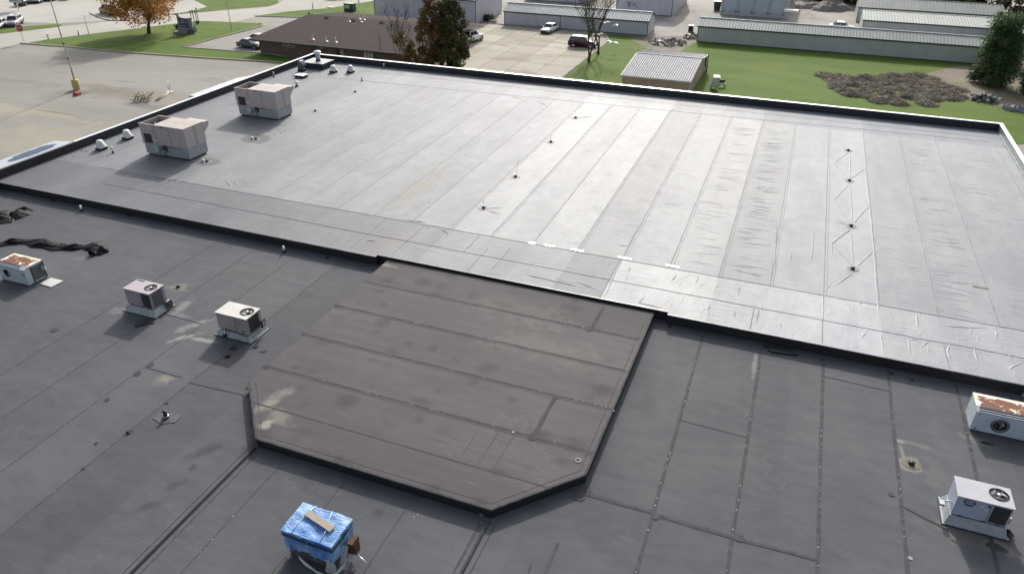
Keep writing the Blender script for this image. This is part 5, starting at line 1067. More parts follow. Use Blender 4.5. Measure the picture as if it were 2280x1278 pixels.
b3 = bare('bare_tree', 'bare forked tree nearest the parapet, between maroon car and tan shed', at(1311, 138, G), 12, 8, .20, 0, 2, .55, bark, (3, 4), 4)
bare('bare_tree', 'bare forked tree just behind its twin, beside the nose of the maroon car', at(1332, 121, G), 12, 21, .19, 60, 2, .58, bark, (3, 4), 4)
def willow(label, loc, hw, H, seed, nl, lm):
    rnd = random.Random(seed); t = thing('broadleaf_tree', label, 'tree', loc, 0); mb = MB(); tips = []
    branches(mb, Vector((0, 0, 0)), Vector((.05, 0, 1)), H*.4, .26, 3, rnd, tips, .6, .2, (3, 4), 4, .62); mb.build('trunk', bark, t); cs = []
    for k in range(170):
        z = rnd.random()**1.15; a = rnd.uniform(0, 6.28); w = hw*(1.0-.35*z)*rnd.uniform(.3, 1.0)*(1+.25*math.sin(a*2+seed)); cs.append((Vector((w*math.cos(a), w*math.sin(a), H*(.07+.9*z))), rnd.uniform(.5, 1.1)))
    mb = MB()
    for _ in range(nl):
        c, rr_ = rnd.choice(cs); v = Vector((rnd.gauss(0, .5), rnd.gauss(0, .5), rnd.gauss(0, .4)))*rr_; p = c+v; o = Vector((c.x, c.y, 0)); o = o.normalized() if o.length > .1 else Vector((1, 0, 0))
        d = (o*rnd.uniform(.2, 1.0)+Vector((rnd.gauss(0, .3), rnd.gauss(0, .3), -rnd.uniform(.0, .9)))).normalized(); s_ = rnd.uniform(.2, .5); b = d.cross(Vector((rnd.gauss(0, 1), rnd.gauss(0, 1), 1))).normalized()
        mb.add([p, p+d*s_*.5-b*s_*.16, p+d*s_, p+d*s_*.5+b*s_*.16], [(0, 1, 2, 3)])
    mb.build('crown', lm, t)
willow('tall dark green drooping tree at the right, in front of the pale sheds', at(2203, 188, G), 2.6, 9.4, 4, 26000, conif)
willow('dark green tree cut by the right edge, beside the tall drooping one', at(2308, 212, G), 2.3, 5.6, 9, 15000, conif)
willow('low shrubby green tree between the two dark trees on the right', at(2245, 168, G)+Vector((0, 4, 0)), 2.2, 3.2, 14, 6000, leafmat('shrub_leaves', [(.05, .07, .02), (.10, .12, .035), (.14, .15, .05)], .2))
def thicket(label, cx_, cy_, hw, H, seed, nl=5000):
    rnd = random.Random(seed); t = thing('thicket_tree', label, 'tree', (cx_, cy_, G), 0, 'dark trees along the back edge'); mb = MB(); tips = []
    branches(mb, Vector((0, 0, 0)), Vector((0, 0, 1)), H*.4, .22, 2, rnd, tips, .6, .2, (3, 4), 3, .62); mb.build('trunk', bark, t)
    cs = [(Vector((rnd.uniform(-hw, hw), rnd.uniform(-hw, hw), H*rnd.uniform(.08, 1)*.95)), rnd.uniform(.6, 1.3)) for _ in range(60)]
    mb = MB(); leaves(mb, cs, nl, .30, 1.0, rnd); mb.build('crown', hedgel, t)
desc = ['dark tree at the top edge just right of the roll-up doors', 'dark tree at the top edge above the gravel heaps', 'dark tree at the top edge left of the farthest shed', 'dark tree behind the farthest shed, its left end', 'dark tree behind the farthest shed, middle',
        'dark tree behind the farthest shed, toward its right end', 'dark tree right of the farthest shed end', 'dark tree filling the upper right corner', 'dark tree above the shed at the right edge', 'brownish tree in the upper right corner, lowest']
for i, (x, y, hw, H) in enumerate(((-1.5, 190, 3.5, 5), (3, 187, 3.5, 5), (7.5, 184, 3.5, 5.5), (14, 180, 4, 5), (22, 179, 4, 5), (30, 178, 4, 5.5), (38, 172, 4.5, 7), (44, 166, 4, 7), (41, 158.5, 3.2, 5.5), (49, 157, 4, 5))):
    thicket(desc[i], x, y, hw, H, 40+i)

# heaps ---------------------------------------------------------------------
def heapmesh(mb, cx_, cy_, rx, ry, h, rnd, k=14, mi=0, z0=G):
    vs = []; n_ = 18; rings = 6
    for j in range(rings+1):
        s_ = j/rings
        for i in range(n_):
            a = 2*math.pi*i/n_; w = 1+.18*math.sin(2*a+cx_)+.1*math.sin(5*a+cy_); hz_ = h*(1-s_*s_)*(1+rnd.uniform(-.18, .18)) if j < rings else -.05
            vs.append((cx_+rx*s_*w*math.cos(a), cy_+ry*s_*w*math.sin(a), z0+hz_))
    mb.add(vs, [(j*n_+i, j*n_+(i+1) % n_, (j+1)*n_+(i+1) % n_, (j+1)*n_+i) for j in range(rings) for i in range(n_)], mi)
brush = leafmat('brush_twigs', [(.12, .095, .07), (.17, .14, .10), (.25, .21, .175), (.15, .14, .075), (.33, .28, .245)], .3)
bp = thing('brush_pile', 'broad heap of grey cut brush lying on the back lawn', 'brush pile', (0, 0, 0)); rnd = random.Random(2); mb = MB(); tw = MB()
def inpoly(x, y, P):
    c = False
    for i in range(len(P)):
        (x1, y1), (x2, y2) = P[i], P[i-1]
        if (y1 > y) != (y2 > y) and x < (x2-x1)*(y-y1)/(y2-y1)+x1: c = not c
    return c
PP = [(v.x, v.y) for v in gp((1832, 168), (1900, 172), (2000, 168), (2060, 170), (2110, 180), (2142, 205), (2140, 222), (2080, 232), (2000, 234), (1920, 224), (1870, 205), (1840, 190))]
mounds = []
while len(mounds) < 46:
    x, y = rnd.uniform(3, 23), rnd.uniform(103, 121)
    if inpoly(x, y, PP) and all((x-a)**2+(y-b)**2 > 2.4 for a, b in mounds): mounds.append((x, y))
    if rnd.random() < .0006: break
for x, y in mounds:
    h = rnd.uniform(.55, 1.05); r_ = rnd.uniform(1.1, 1.6); h *= .6; heapmesh(mb, x, y, r_*1.15, r_*1.05, h*.8, rnd)
    for _ in range(420):
        a, s_ = rnd.uniform(0, 6.28), math.sqrt(rnd.random()); px_, py_ = x+r_*s_*math.cos(a), y+r_*s_*math.sin(a); z = G+h*.8*(1-s_*s_)
        d = Vector((math.cos(a)*rnd.uniform(.3, 1), math.sin(a)*rnd.uniform(.3, 1), rnd.uniform(-.2, .7))).normalized(); L = rnd.uniform(.12, .42); b = d.cross(Vector((rnd.gauss(0, 1), rnd.gauss(0, 1), 1))).normalized()*rnd.uniform(.012, .035)
        p = Vector((px_, py_, z)); tw.add([p-b, p+b, p+d*L+b*.4, p+d*L-b*.4], [(0, 1, 2, 3)])
mb.build('core', M('brush_core', (.14, .125, .10), (.08, .072, .055), rough=.95, ns=5, bump=1, bs=6), bp); tw.build('twigs', brush, bp)
def rubble(name, label, px, py, rx, ry, k, m1, m2, seed, hmax=.5, cat='rubble heap'):
    p = at(px, py, G); rnd = random.Random(seed); mb = MB()
    for _ in range(k):
        a, s_ = rnd.uniform(0, 6.28), math.sqrt(rnd.random())*.95; x, y = rx*s_*math.cos(a), ry*s_*math.sin(a); z = hmax*(1-s_*s_)*rnd.random(); s2 = rnd.uniform(.12, .42)
        M4 = Matrix.Translation((x, y, z+.05)) @ Matrix.Rotation(rnd.uniform(0, 6), 4, Vector((rnd.gauss(0, 1), rnd.gauss(0, 1), rnd.gauss(0, 1))).normalized())
        mb.box(-s2, -s2*rnd.uniform(.4, 1), -s2*.25, s2, s2*rnd.uniform(.4, 1), s2*.25, rnd.choice((0, 0, 1)), M4)
    return tag(mb.build(name, [m1, m2], loc=p), label, cat)
conc = M('broken_concrete', (.38, .37, .34), (.26, .25, .23), rough=.9, ns=2); rub2 = M('dark_rubble', (.10, .09, .08), (.06, .055, .05), rough=.9)
rubble('rubble_heap', 'heap of broken pale slabs under the dark tree on the right', 2192, 224, 1.9, 1.5, 110, conc, rub2, 3, .7)
rubble('rubble_heap', 'grey-blue heap of torn sheeting at the right edge beyond the roof corner', 2272, 246, 2.1, 1.2, 120, M('slate_scrap', (.22, .25, .29), (.14, .16, .19), rough=.6), conc, 4, .35)
rubble('rubble_heap', 'scattered pale rubble on bare dirt behind the tan shed', 1487, 97, 3.2, 3.4, 100, conc, M('brown_rubble', (.17, .13, .10)), 6, .22)
rubble('rubble_heap', 'small brownish rubble patch below the black-faced cabinet', 1541, 84, 1.4, 2.2, 60, M('brown_rubble', (.17, .13, .10)), conc, 8, .2)
grav = groundmat('gravel_heap', (.28, .255, .23), (.20, .18, .165), ns=.6)
for (px, py, rx, h, lb) in ((1808, 17, 3.6, 1.1, 'smaller left gravel heap at the top edge by the dark trees'), (1850, 22, 4.2, 1.7, 'larger right gravel heap at the top edge left of the farthest shed')):
    p = at(px, py, G); mb = MB(); heapmesh(mb, 0, 0, rx, rx*.8, h, random.Random(px), z0=0); tag(mb.build('gravel_heap', grav, loc=p), lb, 'gravel heap', 'gravel heaps near the back trees')

# ------------------------------------------------------------------ vehicles
def carpaint(name, c):
    n = NT('paint_'+name); n.set(n.mul(.25, c, n.mix(n.noise(2, 3, .6), (.8, .8, .8), (1.15, 1.15, 1.15))), .3, .1); n.b.inputs['Coat Weight'].default_value = .6; return n.mat
glass = M('car_glass', (.015, .018, .022), rough=.08, spec=.9, rv=.02); tyre = M('tyre', (.02, .02, .02), rough=.9); rim = M('wheel_rim', (.45, .46, .48), rough=.3, metal=.8)
lampw = M('headlamp', (.75, .77, .8), rough=.15); lampr = M('tail_lamp', (.30, .02, .02), rough=.2); plast = M('black_trim_plastic', (.025, .025, .027), rough=.6)
KIND = {  # L, W, belt, roof, hood z, ground clearance, (windscreen base, roof front, roof rear, rear base), body
    'sedan': (4.8, 1.84, .92, 1.45, .80, .22, (.95, .30, -1.05, -1.75)), 'suv': (4.8, 1.9, 1.08, 1.72, .98, .26, (1.15, .55, -1.95, -2.25)),
    'pickup': (5.8, 1.98, 1.15, 1.88, 1.10, .32, (1.35, .75, -.75, -.95)), 'crew': (5.9, 2.0, 1.18, 1.92, 1.12, .34, (1.45, .85, -.95, -1.1))}
def car(label, cat, kind, paint_, loc, rz, group='cars parked around the lots', name='parked_car', roofm=None):
    L, W, belt, roof, hz_, gc, (xa, xb, xc, xd) = KIND[kind]; h = L/2; w = W/2
    t = thing(name, label, cat, loc, rz, group)
    # lower body: cross sections along x
    def sec(x, wd, zt, zb): return [(x, -wd*.9, zb), (x, -wd, zb+.22), (x, -wd, zt-.16), (x, -wd*.9, zt), (x, wd*.9, zt), (x, wd, zt-.16), (x, wd, zb+.22), (x, wd*.9, zb)]
    pk = kind in ('pickup', 'crew')
    tailz = belt-.02 if not pk else belt-.03
    st = [(-h, w*.82, tailz-.22, gc+.18), (-h+.12, w*.95, tailz-.06, gc+.05), (-h+.5, w, tailz, gc), (xd-.0, w, belt, gc), (xa, w, belt-.02, gc), (xa+.25, w, hz_+.02, gc), (h-.55, w*.97, hz_-.06, gc), (h-.12, w*.88, hz_-.18, gc+.05), (h, w*.72, hz_-.34, gc+.16)]
    mb = MB(); rings = [sec(*s_) for s_ in st]; vs = [p for r2 in rings for p in r2]
    for i in range(len(st)-1):
        for j in range(8):
            if pk and i in (1, 2) and j == 3: continue
            a, b = i*8+j, i*8+(j+1) % 8; mb.add(vs, [(a, b, b+8, a+8)], 0) if False else None
    fs = [(i*8+j, (i+1)*8+j, (i+1)*8+(j+1) % 8, i*8+(j+1) % 8) for i in range(len(st)-1) for j in range(8) if not (pk and i in (1, 2) and j == 3)]
    fs += [tuple(range(8)), tuple(range((len(st)-1)*8, len(st)*8))[::-1]]
    mb.add(vs, fs, 0, True)
    if pk:                                # open bed
        zb = belt-.55; x0, x1 = -h+.14, xd-.02; bw = w*.84
        b8 = [(x0, -bw, zb), (x1, -bw, zb), (x1, bw, zb), (x0, bw, zb), (x0, -w*.9, belt-.05), (x1, -w*.9, belt-.02), (x1, w*.9, belt-.02), (x0, w*.9, belt-.05)]
        mb.add(b8, [(0, 1, 2, 3), (0, 4, 5, 1), (1, 5, 6, 2), (2, 6, 7, 3), (3, 7, 4, 0)], 1)
    wr = w*.76
    bt_ = [(xa, -w*.89, belt-.03), (xa, w*.89, belt-.03), (xd, w*.89, belt-.02), (xd, -w*.89, belt-.02)]; tp = [(xb, -wr, roof-.05), (xb, wr, roof-.05), (xc, wr, roof-.04), (xc, -wr, roof-.04)]
    tp2 = [(xb-.15, -wr*.88, roof), (xb-.15, wr*.88, roof), (xc+.15, wr*.88, roof), (xc+.15, -wr*.88, roof)]
    mb.add(bt_+tp+tp2, [(0, 1, 5, 4), (1, 2, 6, 5), (2, 3, 7, 6), (3, 0, 4, 7), (4, 5, 9, 8), (5, 6, 10, 9), (6, 7, 11, 10), (7, 4, 8, 11), (8, 9, 10, 11)], 0)
    o = mb.build('body', [paint_, plast], t)
    def pane(q, name='window', k=.012):
        q = [Vector(v) for v in q]; c = sum(q, Vector())/4; nr = (q[1]-q[0]).cross(q[3]-q[0]).normalized()
        cen = Vector((0, 0, belt+.2)); nr = nr if nr.dot(c-cen) > 0 else -nr
        MB().add([v+nr*k for v in q], [(0, 1, 2, 3)]).build(name, glass, t)
    def lerp(a, b, f): return Vector(a)*(1-f)+Vector(b)*f
    def inset(A, B_, C, D, u0, u1, v0, v1): return [lerp(lerp(A, B_, u0), lerp(D, C, u0), v0), lerp(lerp(A, B_, u1), lerp(D, C, u1), v0), lerp(lerp(A, B_, u1), lerp(D, C, u1), v1), lerp(lerp(A, B_, u0), lerp(D, C, u0), v1)]
    pane(inset(bt_[0], bt_[1], tp[1], tp[0], .05, .95, .08, .95), 'windscreen'); pane(inset(bt_[3], bt_[2], tp[2], tp[3], .07, .93, .10, .93), 'rear_window')
    for s_ in (0, 1):
        A, B_, C, D_ = (bt_[0], bt_[3], tp[3], tp[0]) if s_ == 0 else (bt_[1], bt_[2], tp[2], tp[1])
        k = 2 if kind in ('sedan', 'pickup', 'crew') else 3
        for i in range(k): pane(inset(A, B_, C, D_, .07+.88*i/k+.012, .07+.88*(i+1)/k-.012, .10, .90), 'side_window')
    rw = .33 if kind == 'sedan' else (.37 if kind == 'suv' else .40)
    for sx in (h-.92, -h+ (1.0 if not pk else 1.15)):
        for sy_ in (-1, 1):
            M4 = Matrix.Translation((sx, sy_*(w-.10), rw)) @ Matrix.Rotation(R(90)*-sy_, 4, 'X')
            wh = MB().lathe([(0, -.10), (rw, -.10), (rw, .09), (rw*.68, .115)], 20, M4=M4, cap=False, smooth=False).build('wheel', tyre, t)
            MB().lathe([(rw*.68, .10), (rw*.6, .08), (rw*.2, .11), (0, .12)], 12, M4=M4, cap=False).build('rim', rim, wh)
            MB().lathe([(rw+.02, .085), (rw+.075, .10)], 20, M4=M4, cap=False, smooth=False).build('wheel_arch', plast, t)
    for sy_ in (-1, 1):
        MB().box(h-.26, sy_*w*.74-.17, hz_-.33, h-.03, sy_*w*.74+.17, hz_-.19).build('headlight', lampw, t)
        MB().box(-h+.01, sy_*w*.78-.13, tailz-.36, -h+.16, sy_*w*.78+.13, tailz-.17).build('tail_light', lampr, t)
        MB().box(xa-.25, sy_*(w+.02)-.09, belt+.0, xa-.1, sy_*(w+.02)+.09, belt+.15).build('mirror', paint_, t)
    MB().box(h-.08, -.5, gc+.25, h+.01, .5, hz_-.36).build('grille', plast, t)
    MB().box(-h-.02, -.26, tailz-.55, -h+.06, .26, tailz-.42).build('number_plate', lampw, t)
    MB().box(-h+.05, -w*.9, gc-.04, h-.1, w*.9, gc+.06).build('underbody', plast, t)
    if kind == 'suv':
        for sy_ in (-1, 1): MB().tube([(xb-.3, sy_*wr*.9, roof+.05), (xc+.2, sy_*wr*.9, roof+.05)], .025, 5).build('roof_rail', rim, t)
    return t
def cl(px, py, dx=0, dy=0): p = at(px, py, G); return (p.x+dx, p.y+dy, G+.015)
whitep = carpaint('white', (.80, .80, .82)); maroon = carpaint('maroon', (.085, .018, .028)); bluegrey = carpaint('blue_grey', (.05, .07, .095)); silver = carpaint('silver', (.42, .43, .46)); blackp = carpaint('black', (.02, .022, .03)); redp = carpaint('red', (.35, .03, .03)); dgrey = carpaint('dark_grey', (.07, .08, .09)); navy_ = carpaint('navy', (.03, .035, .06))
car('white sedan parked nose toward the camera against the low white storage shed', 'car', 'sedan', whitep, cl(1220, 73, .1, .6), R(-97))
car('maroon sport utility car parked nose toward the bare trees', 'car', 'suv', maroon, cl(1296, 106, 0, .4), R(2))
car('white crew cab pickup facing away, right of the dark green tree', 'pickup truck', 'crew', whitep, cl(1052, 96, -.6, .3), R(78), 'pickup trucks')
car('blue-grey sedan parked beside the left end of the brick building', 'car', 'sedan', bluegrey, cl(556, 108, .0, .4), R(-4))
car('maroon sedan with sunlit bonnet parked behind the blue-grey sedan', 'car', 'sedan', maroon, cl(570, 97, .6, .6), R(-4))
car('dark grey pickup seen from behind at the forecourt, left of the autumn tree', 'pickup truck', 'pickup', dgrey, cl(240, 33, 0, .5), R(158), 'pickup trucks')
car('silver sport utility car facing the road at the far left', 'car', 'suv', silver, cl(28, 58, 0, .6), R(-55))
car('silver car cut by the left edge beside another silver one', 'car', 'sedan', silver, cl(-6, 63, 0, .6), R(-55))
car('black pickup with round badge on its tail behind the roadside sign, top left', 'pickup truck', 'pickup', blackp, cl(49, 12, 0, .8), R(118), 'pickup trucks')
car('silver sedan at the top edge between two dark vehicles', 'car', 'sedan', silver, cl(79, 7, 0, 1), R(-58))
car('dark sport utility car with pale bumper at the top edge behind the light pole', 'car', 'suv', navy_, cl(108, 2, 0, 1.2), R(-58))
car('grey car at the top edge, rightmost of the parked row', 'car', 'sedan', dgrey, cl(140, 0, 0, 1.2), R(-58))
car('red vehicle cut by the top edge right of the autumn tree', 'car', 'suv', redp, cl(385, 0, 0, 1.1), R(20))
car('dark car driving on the road at the top edge', 'car', 'sedan', blackp, cl(747, -1, 0, .6), R(12))
car('dark car at the top edge beside the gap between the white warehouses', 'car', 'sedan', blackp, cl(1287, 6, 0, 1.2), R(-95))
c_ = at(1877, 55, G+1.0); car('white car with dark windows half hidden behind the long storage shed', 'car', 'sedan', whitep, (c_.x, c_.y, G+.015), R(-3))

# ------------------------------------------------------------------ street furniture
p = at(172, 200, G)
t = thing('light_pole', 'tall thin lamp pole rising from a yellow concrete footing in the left lot', 'light pole', p)
MB().lathe([(.46, 0), (.46, 1.25), (.40, 1.32), (0, 1.33)], 20).build('footing', M('yellow_concrete', (.52, .44, .15), (.40, .35, .14), rough=.8, ns=3), t)
polem = M('pole_grey', (.55, .53, .50), (.42, .40, .37), rough=.6, metal=.3, ns=3)
MB().tube([(0, 0, 1.3), (0, 0, 4.2), (0, 0, 8.0), (0, 0, 13.5)], [.11, .095, .08, .06], 10).build('pole', polem, t)
for z in (4.0, 5.9): MB().lathe([(.10, 0), (.14, .02), (.14, .16), (.10, .18)], 12, (0, 0, z), cap=False).build('collar', dark, t)
MB().tube([(0, 0, 4.05), (-.7, 0, 4.0)], .03, 5).build('bracket', dark, t)
ln = at(173, 212, G); t = thing('red_barricade', 'broken red plastic barricade lying at the foot of the yellow footing', 'barricade', ln)
rd_ = M('red_plastic', (.42, .05, .035), (.3, .04, .03), rough=.5); MB().box(-.55, -.25, .02, .35, .3, .28).build('panel', rd_, t); MB().frust([(-.1, -.5, 0), (.5, -.45, 0), (.45, -.1, 0), (-.1, -.2, 0)], [(0, -.45, .45), (.4, -.4, .4), (.4, -.2, .35), (0, -.3, .4)]).build('foot', rd_, t)
wrk = M('faded_yellow_metal', (.46, .40, .24), (.30, .25, .15), rough=.7, ns=4)
t = thing('wrecked_frame', 'collapsed yellowish metal frame lying in the left lot', 'scrap frame', at(320, 224, G), R(10)); t.scale = (.62, .8, .75); rnd = random.Random(12)
for z in (.35, .75, 1.15):
    MB().tube([(-1.6, -.4, z), (-.4, -.6, z+rnd.uniform(-.3, .2)), (.9, -.4, z+rnd.uniform(-.3, .25)), (1.8, -.1, z-.1)], .07, 6).build('rail', wrk, t); MB().tube([(-1.5, .6, z), (0, .7, z), (1.7, .6, z)], .06, 6).build('rail', wrk, t)
for x, w_ in ((-1.6, .08), (-.9, .07), (-.2, .16), (.5, .08), (1.1, .07), (1.7, .11)):
    MB().tube([(x, -.5+rnd.uniform(-.3, .1), 0), (x+rnd.uniform(-.4, .4), -.2, .7), (x+rnd.uniform(-.9, .9), .3, rnd.uniform(.7, 1.5))], w_, 6).build('post', wrk, t)
for k in range(9):
    a = Vector((rnd.uniform(-1.6, 1.6), rnd.uniform(-.5, .6), rnd.uniform(.1, .6))); MB().tube([a, a+Vector((rnd.uniform(-.8, .8), rnd.uniform(-.4, .4), rnd.uniform(.2, .6)))], .05, 5).build('brace', wrk, t)
MB().tube([(-3.0, -.2, .05), (-1.6, -.3, .12)], .04, 5).build('bent_rod', dark, t)
a, b = at(345, 226, G), at(378, 206, G); t = thing('fallen_post', 'pale fallen post with splayed top lying right of the collapsed frame', 'post', (a.x, a.y, G)); d = b-a
for o in (0, .35): MB().tube([(o, 0, .06), (d.x*.5+o, d.y*.5, .08), (d.x+o*.5, d.y, .10)], .07, 6).build('shaft', wrk, t)
MB().box(d.x-.4, d.y-.3, .02, d.x+.5, d.y+.3, .12).build('base_plate', white, t)
for k in range(4): MB().tube([(d.x+.1, d.y, .1), (d.x+rnd.uniform(-.5, .5), d.y+rnd.uniform(-.2, .6), rnd.uniform(.8, 1.5))], .04, 5).build('prong', white if k else dark, t)
# stop sign
t = thing('stop_sign', 'red octagonal stop sign at the left tip of the lawn', 'stop sign', at(54, 96, G), R(40))
MB().tube([(0, 0, 0), (0, 0, 2.9)], .035, 6).build('post', galv, t)
F = Matrix.Translation((0, -.05, 2.35)) @ Matrix.Rotation(R(90), 4, 'X')
oc = lambda r: [(r*math.cos(math.pi/8+math.pi*i/4), r*math.sin(math.pi/8+math.pi*i/4)) for i in range(8)]
mb = MB(); mb.add([F @ Vector((*q, -.01)) for q in oc(.62)]+[F @ Vector((*q, .01)) for q in oc(.62)], [list(range(8))[::-1], list(range(8, 16))]+[(i, (i+1) % 8, 8+(i+1) % 8, 8+i) for i in range(8)]); face = mb.build('sign_face', white, t)
mb = MB(); mb.add([F @ Vector((*q, .014)) for q in oc(.55)], [list(range(8))]); mb.build('red_panel', M('stop_red', (.42, .03, .03)), face)
tx = bpy.data.curves.new('stop_text', 'FONT'); tx.body = 'STOP'; tx.size = .36; tx.align_x = 'CENTER'; tx.align_y = 'CENTER'; tx.extrude = .003
to = bpy.data.objects.new('lettering', tx); sc.collection.objects.link(to); bpy.context.view_layer.update()
me_ = bpy.data.meshes.new_from_object(to.evaluated_get(bpy.context.evaluated_depsgraph_get())); bpy.data.objects.remove(to)
me_.materials.clear(); me_.materials.append(white); to = bpy.data.objects.new('lettering', me_); sc.collection.objects.link(to); to.parent = face; to.matrix_local = Matrix.Translation((0, -.075, 2.35)) @ Matrix.Rotation(R(90), 4, 'X')
# monument sign
st = M('sign_stone', (.27, .27, .29), (.20, .20, .22), rough=.8, ns=3, bump=.4); stl = M('sign_cap_stone', (.42, .42, .37), rough=.8)
t = thing('monument_sign', 'grey stone monument sign with sloping top and navy panel on the lawn', 'sign', at(416, 76, G), R(28))
MB().box(-1.3, -.35, 0, 1.5, .45, .7).build('plinth', st, t)
MB().add([(-1.15, -.25, .7), (1.3, -.25, .7), (1.3, -.25, 2.5), (-.2, -.25, 2.7), (-1.05, -.25, 3.2), (-1.15, .3, .7), (1.3, .3, .7), (1.3, .3, 2.5), (-.2, .3, 2.7), (-1.05, .3, 3.2)], [(0, 1, 2, 3, 4), (9, 8, 7, 6, 5), (1, 6, 7, 2), (0, 4, 9, 5), (4, 3, 8, 9), (3, 2, 7, 8)]).build('body', st, t)
MB().box(-1.3, -.32, 3.2, -.6, .36, 3.5).build('cap', stl, t); MB().box(.75, -.32, 2.5, 1.42, .36, 2.72).build('cap', stl, t)
pn = MB().add([(-.75, -.28, 1.2), (.75, -.28, 1.0), (.55, -.28, 2.35), (-.75, -.28, 2.75)], [(0, 1, 2, 3)]).build('panel', M('navy_panel', (.05, .055, .12), rough=.4), t)
for k, (x, z, w_) in enumerate(((-.6, 2.2, .7), (-.6, 1.9, 1.0), (-.6, 1.35, .8))): MB().box(x, -.31, z, x+w_, -.285, z+.12).build('panel_stripe', M('stripe_pale', (.42, .43, .48)), pn)
MB().box(-2.2, -.2, 0, -1.3, .5, .45).build('side_block', st, t)
for (px, py, s_, lb) in ((399, 66, .55, 'small dark clipped shrub left of the monument sign'), (430, 75, .85, 'rounded dark clipped shrub right of the monument sign'), (440, 55, .3, 'tiny dark shrub right of the rounded one by the monument sign')):
    rnd = random.Random(px); t = thing('shrub', lb, 'shrub', at(px, py, G), 0, 'shrubs around the monument sign'); mb = MB()
    leaves(mb, [(Vector((rnd.gauss(0, .35)*s_, rnd.gauss(0, .35)*s_, .2+rnd.random()*s_)), .35*s_+.1) for _ in range(25)], int(1300*s_), .09, 1, rnd); mb.build('foliage', deep, t); MB().tube([(0, 0, 0), (0, 0, s_)], .05, 5).build('stem', bark, t)
for i, (px, py, h, lb) in enumerate(((428, 51, 1.9, 'leftmost of four dark finial posts behind the monument sign'), (433, 50.5, 2.0, 'second from left of four dark finial posts behind the monument sign'), (438.5, 50, 1.9, 'third from left of four dark finial posts behind the monument sign'), (442, 48, 2.2, 'rightmost and tallest of four dark finial posts behind the monument sign'))):
    t = thing('finial_post', lb, 'post', at(px, py, G), 0, 'dark posts behind the monument sign'); MB().tube([(0, 0, 0), (0, 0, h)], .07, 6).build('post', dark, t); MB().lathe([(0, -.16), (.12, -.1), (.16, 0), (.12, .1), (0, .18)], 10, (0, 0, h+.1)).build('finial', dark, t)
wp = M('thin_pole_grey', (.42, .42, .40), (.34, .34, .32), rough=.5)
for (px, py, h, r_, lb, nm) in ((516, 69, 9.5, .05, 'thin pale flagpole at the right end of the left lawn', 'flagpole'), (198, 77, 3.2, .05, 'slim grey post with wire at the lawn edge right of the lamp pole', 'roadside_post'), (176, 80.5, .9, .08, 'short stubby marker post at the lawn edge', 'roadside_post'), (108, 88, .8, .07, 'small marker post with a crossbar at the lawn edge, left of the lamp pole', 'roadside_post'),
                               (47, 55, 2.0, .04, 'thin dark post on the strip of grass behind the stop sign', 'roadside_post'), (697, 21, 1.3, .1, 'short grey post on the lawn behind the brick building', 'roadside_post'), (799, 7, 1.3, .1, 'short grey post beside the road near the big warehouse', 'roadside_post')):
    t = thing(nm, lb, 'pole' if nm == 'flagpole' else 'post', at(px, py, G)); MB().tube([(0, 0, 0), (0, 0, h*.5), (0, 0, h)], [r_*1.2, r_, r_*.8], 8).build('shaft', wp if h > 1 else dark, t)
    MB().lathe([(0, 0), (r_*2.2, 0), (r_*2.2, .05), (0, .08)], 10).build('foot', white if nm == 'flagpole' else wp, t)
    if px == 108: MB().box(-.35, -.04, h-.1, .35, .04, h).build('crossbar', wp, t)
t = thing('roadside_sign', 'pale green signboard with dark lines on a white post, top left', 'sign', at(42, 24, G), R(15))
MB().tube([(0, 0, 0), (0, 0, 2.0)], .09, 8).build('post', white, t); sb = MB().box(-1.4, -.12, 1.5, 1.1, .12, 5.2).build('board', M('board_pale_green', (.42, .50, .45), (.36, .44, .40)), t)
for z, x0, w_ in ((1.9, -1.1, 1.5), (2.6, -1.1, 1.4), (3.3, -.9, 1.2), (4.0, -1.0, 1.6)): MB().box(x0, -.14, z, x0+w_, -.121, z+.28).build('text_line', dark, sb)
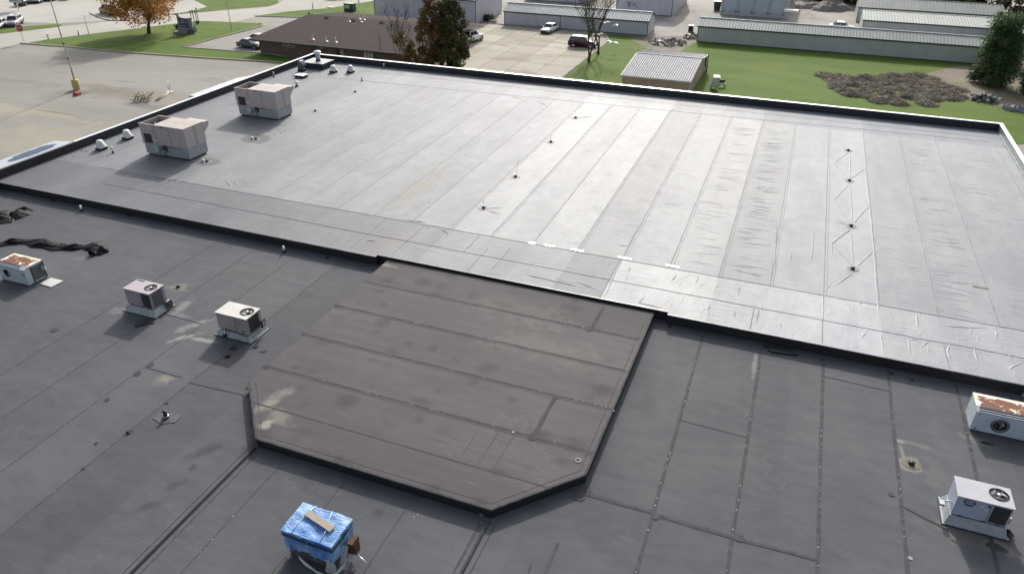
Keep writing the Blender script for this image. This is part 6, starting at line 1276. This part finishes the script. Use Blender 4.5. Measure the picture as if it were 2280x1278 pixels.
t = thing('fire_hydrant', 'small dark hydrant on the lawn edge behind the brick building roof', 'hydrant', at(689, 39, G)); MB().lathe([(.22, 0), (.22, .12), (.14, .2), (.14, .7), (.2, .75), (.1, .92), (0, .95)], 12).build('barrel', dark, t); MB().tube([(-.25, 0, .5), (.25, 0, .5)], .07, 8).build('outlet', dark, t)
tag(MB().box(-.9, -.45, 0, .9, .45, .06).build('utility_cover', M('cover_pale', (.48, .50, .42)), loc=at(737, 17.5, G)+Vector((0, 0, .06))), 'flat pale cover set in the lawn near the green utility box', 'cover')
t = thing('shrub', 'round dark green shrub at the corner of the big white warehouse', 'shrub', at(1084, 48, G)+Vector((0, .5, 0))); rnd = random.Random(77); mb = MB(); leaves(mb, [(Vector((rnd.gauss(0, .4), rnd.gauss(0, .4), .3+rnd.random()*.6)), .45) for _ in range(25)], 1500, .12, 1, rnd); mb.build('foliage', deep, t); MB().tube([(0, 0, 0), (0, 0, .6)], .05, 5).build('stem', bark, t)
tag(bevel(MB().box(-.8, -.35, 0, .8, .35, .35).build('stone_block', conc, loc=at(1097, 50, G)), .05), 'pale stone block right of the shrub at the warehouse corner', 'block')
# white birds over the lawn
def bird(label, px, py, z, rz, s_=.45):
    t = thing('white_bird', label, 'bird', at(px, py, z), rz, 'white birds flying by the bare trees'); mb = MB()
    for sy_ in (-1, 1): mb.add([(.08, 0, 0), (.16, sy_*.45*s_*2, .18), (.02, sy_*1.0*s_*2, .05), (-.08, sy_*.5*s_*2, .15), (-.12, 0, 0)], [(0, 1, 3, 4), (1, 2, 3)])
    w_ = mb
    b_ = MB(); b_.lathe([(0, -.34), (.07, -.2), (.10, 0), (.06, .2), (.05, .28), (0, .34)], 10, M4=Matrix.Rotation(R(90), 4, 'Y')); b = b_.build('body', white, t); w_.build('wing', white, t); MB().add([(-.3, 0, 0), (-.55, -.12, 0), (-.55, .12, 0)], [(0, 1, 2)]).build('tail', white, t)
bird('white bird with spread wings gliding over the green lawn', 1363, 95, -3.0, R(60), .7)
bird('small white bird in front of the white shed wall right of the bare trees', 1373, 57, -1.5, R(20), .45)
bird('white bird among the upper branches of the bare trees', 1346, 51, -1.0, R(110), .5)
bird('white bird low among the bare tree branches above the maroon car', 1331, 78, -2.0, R(140), .6)
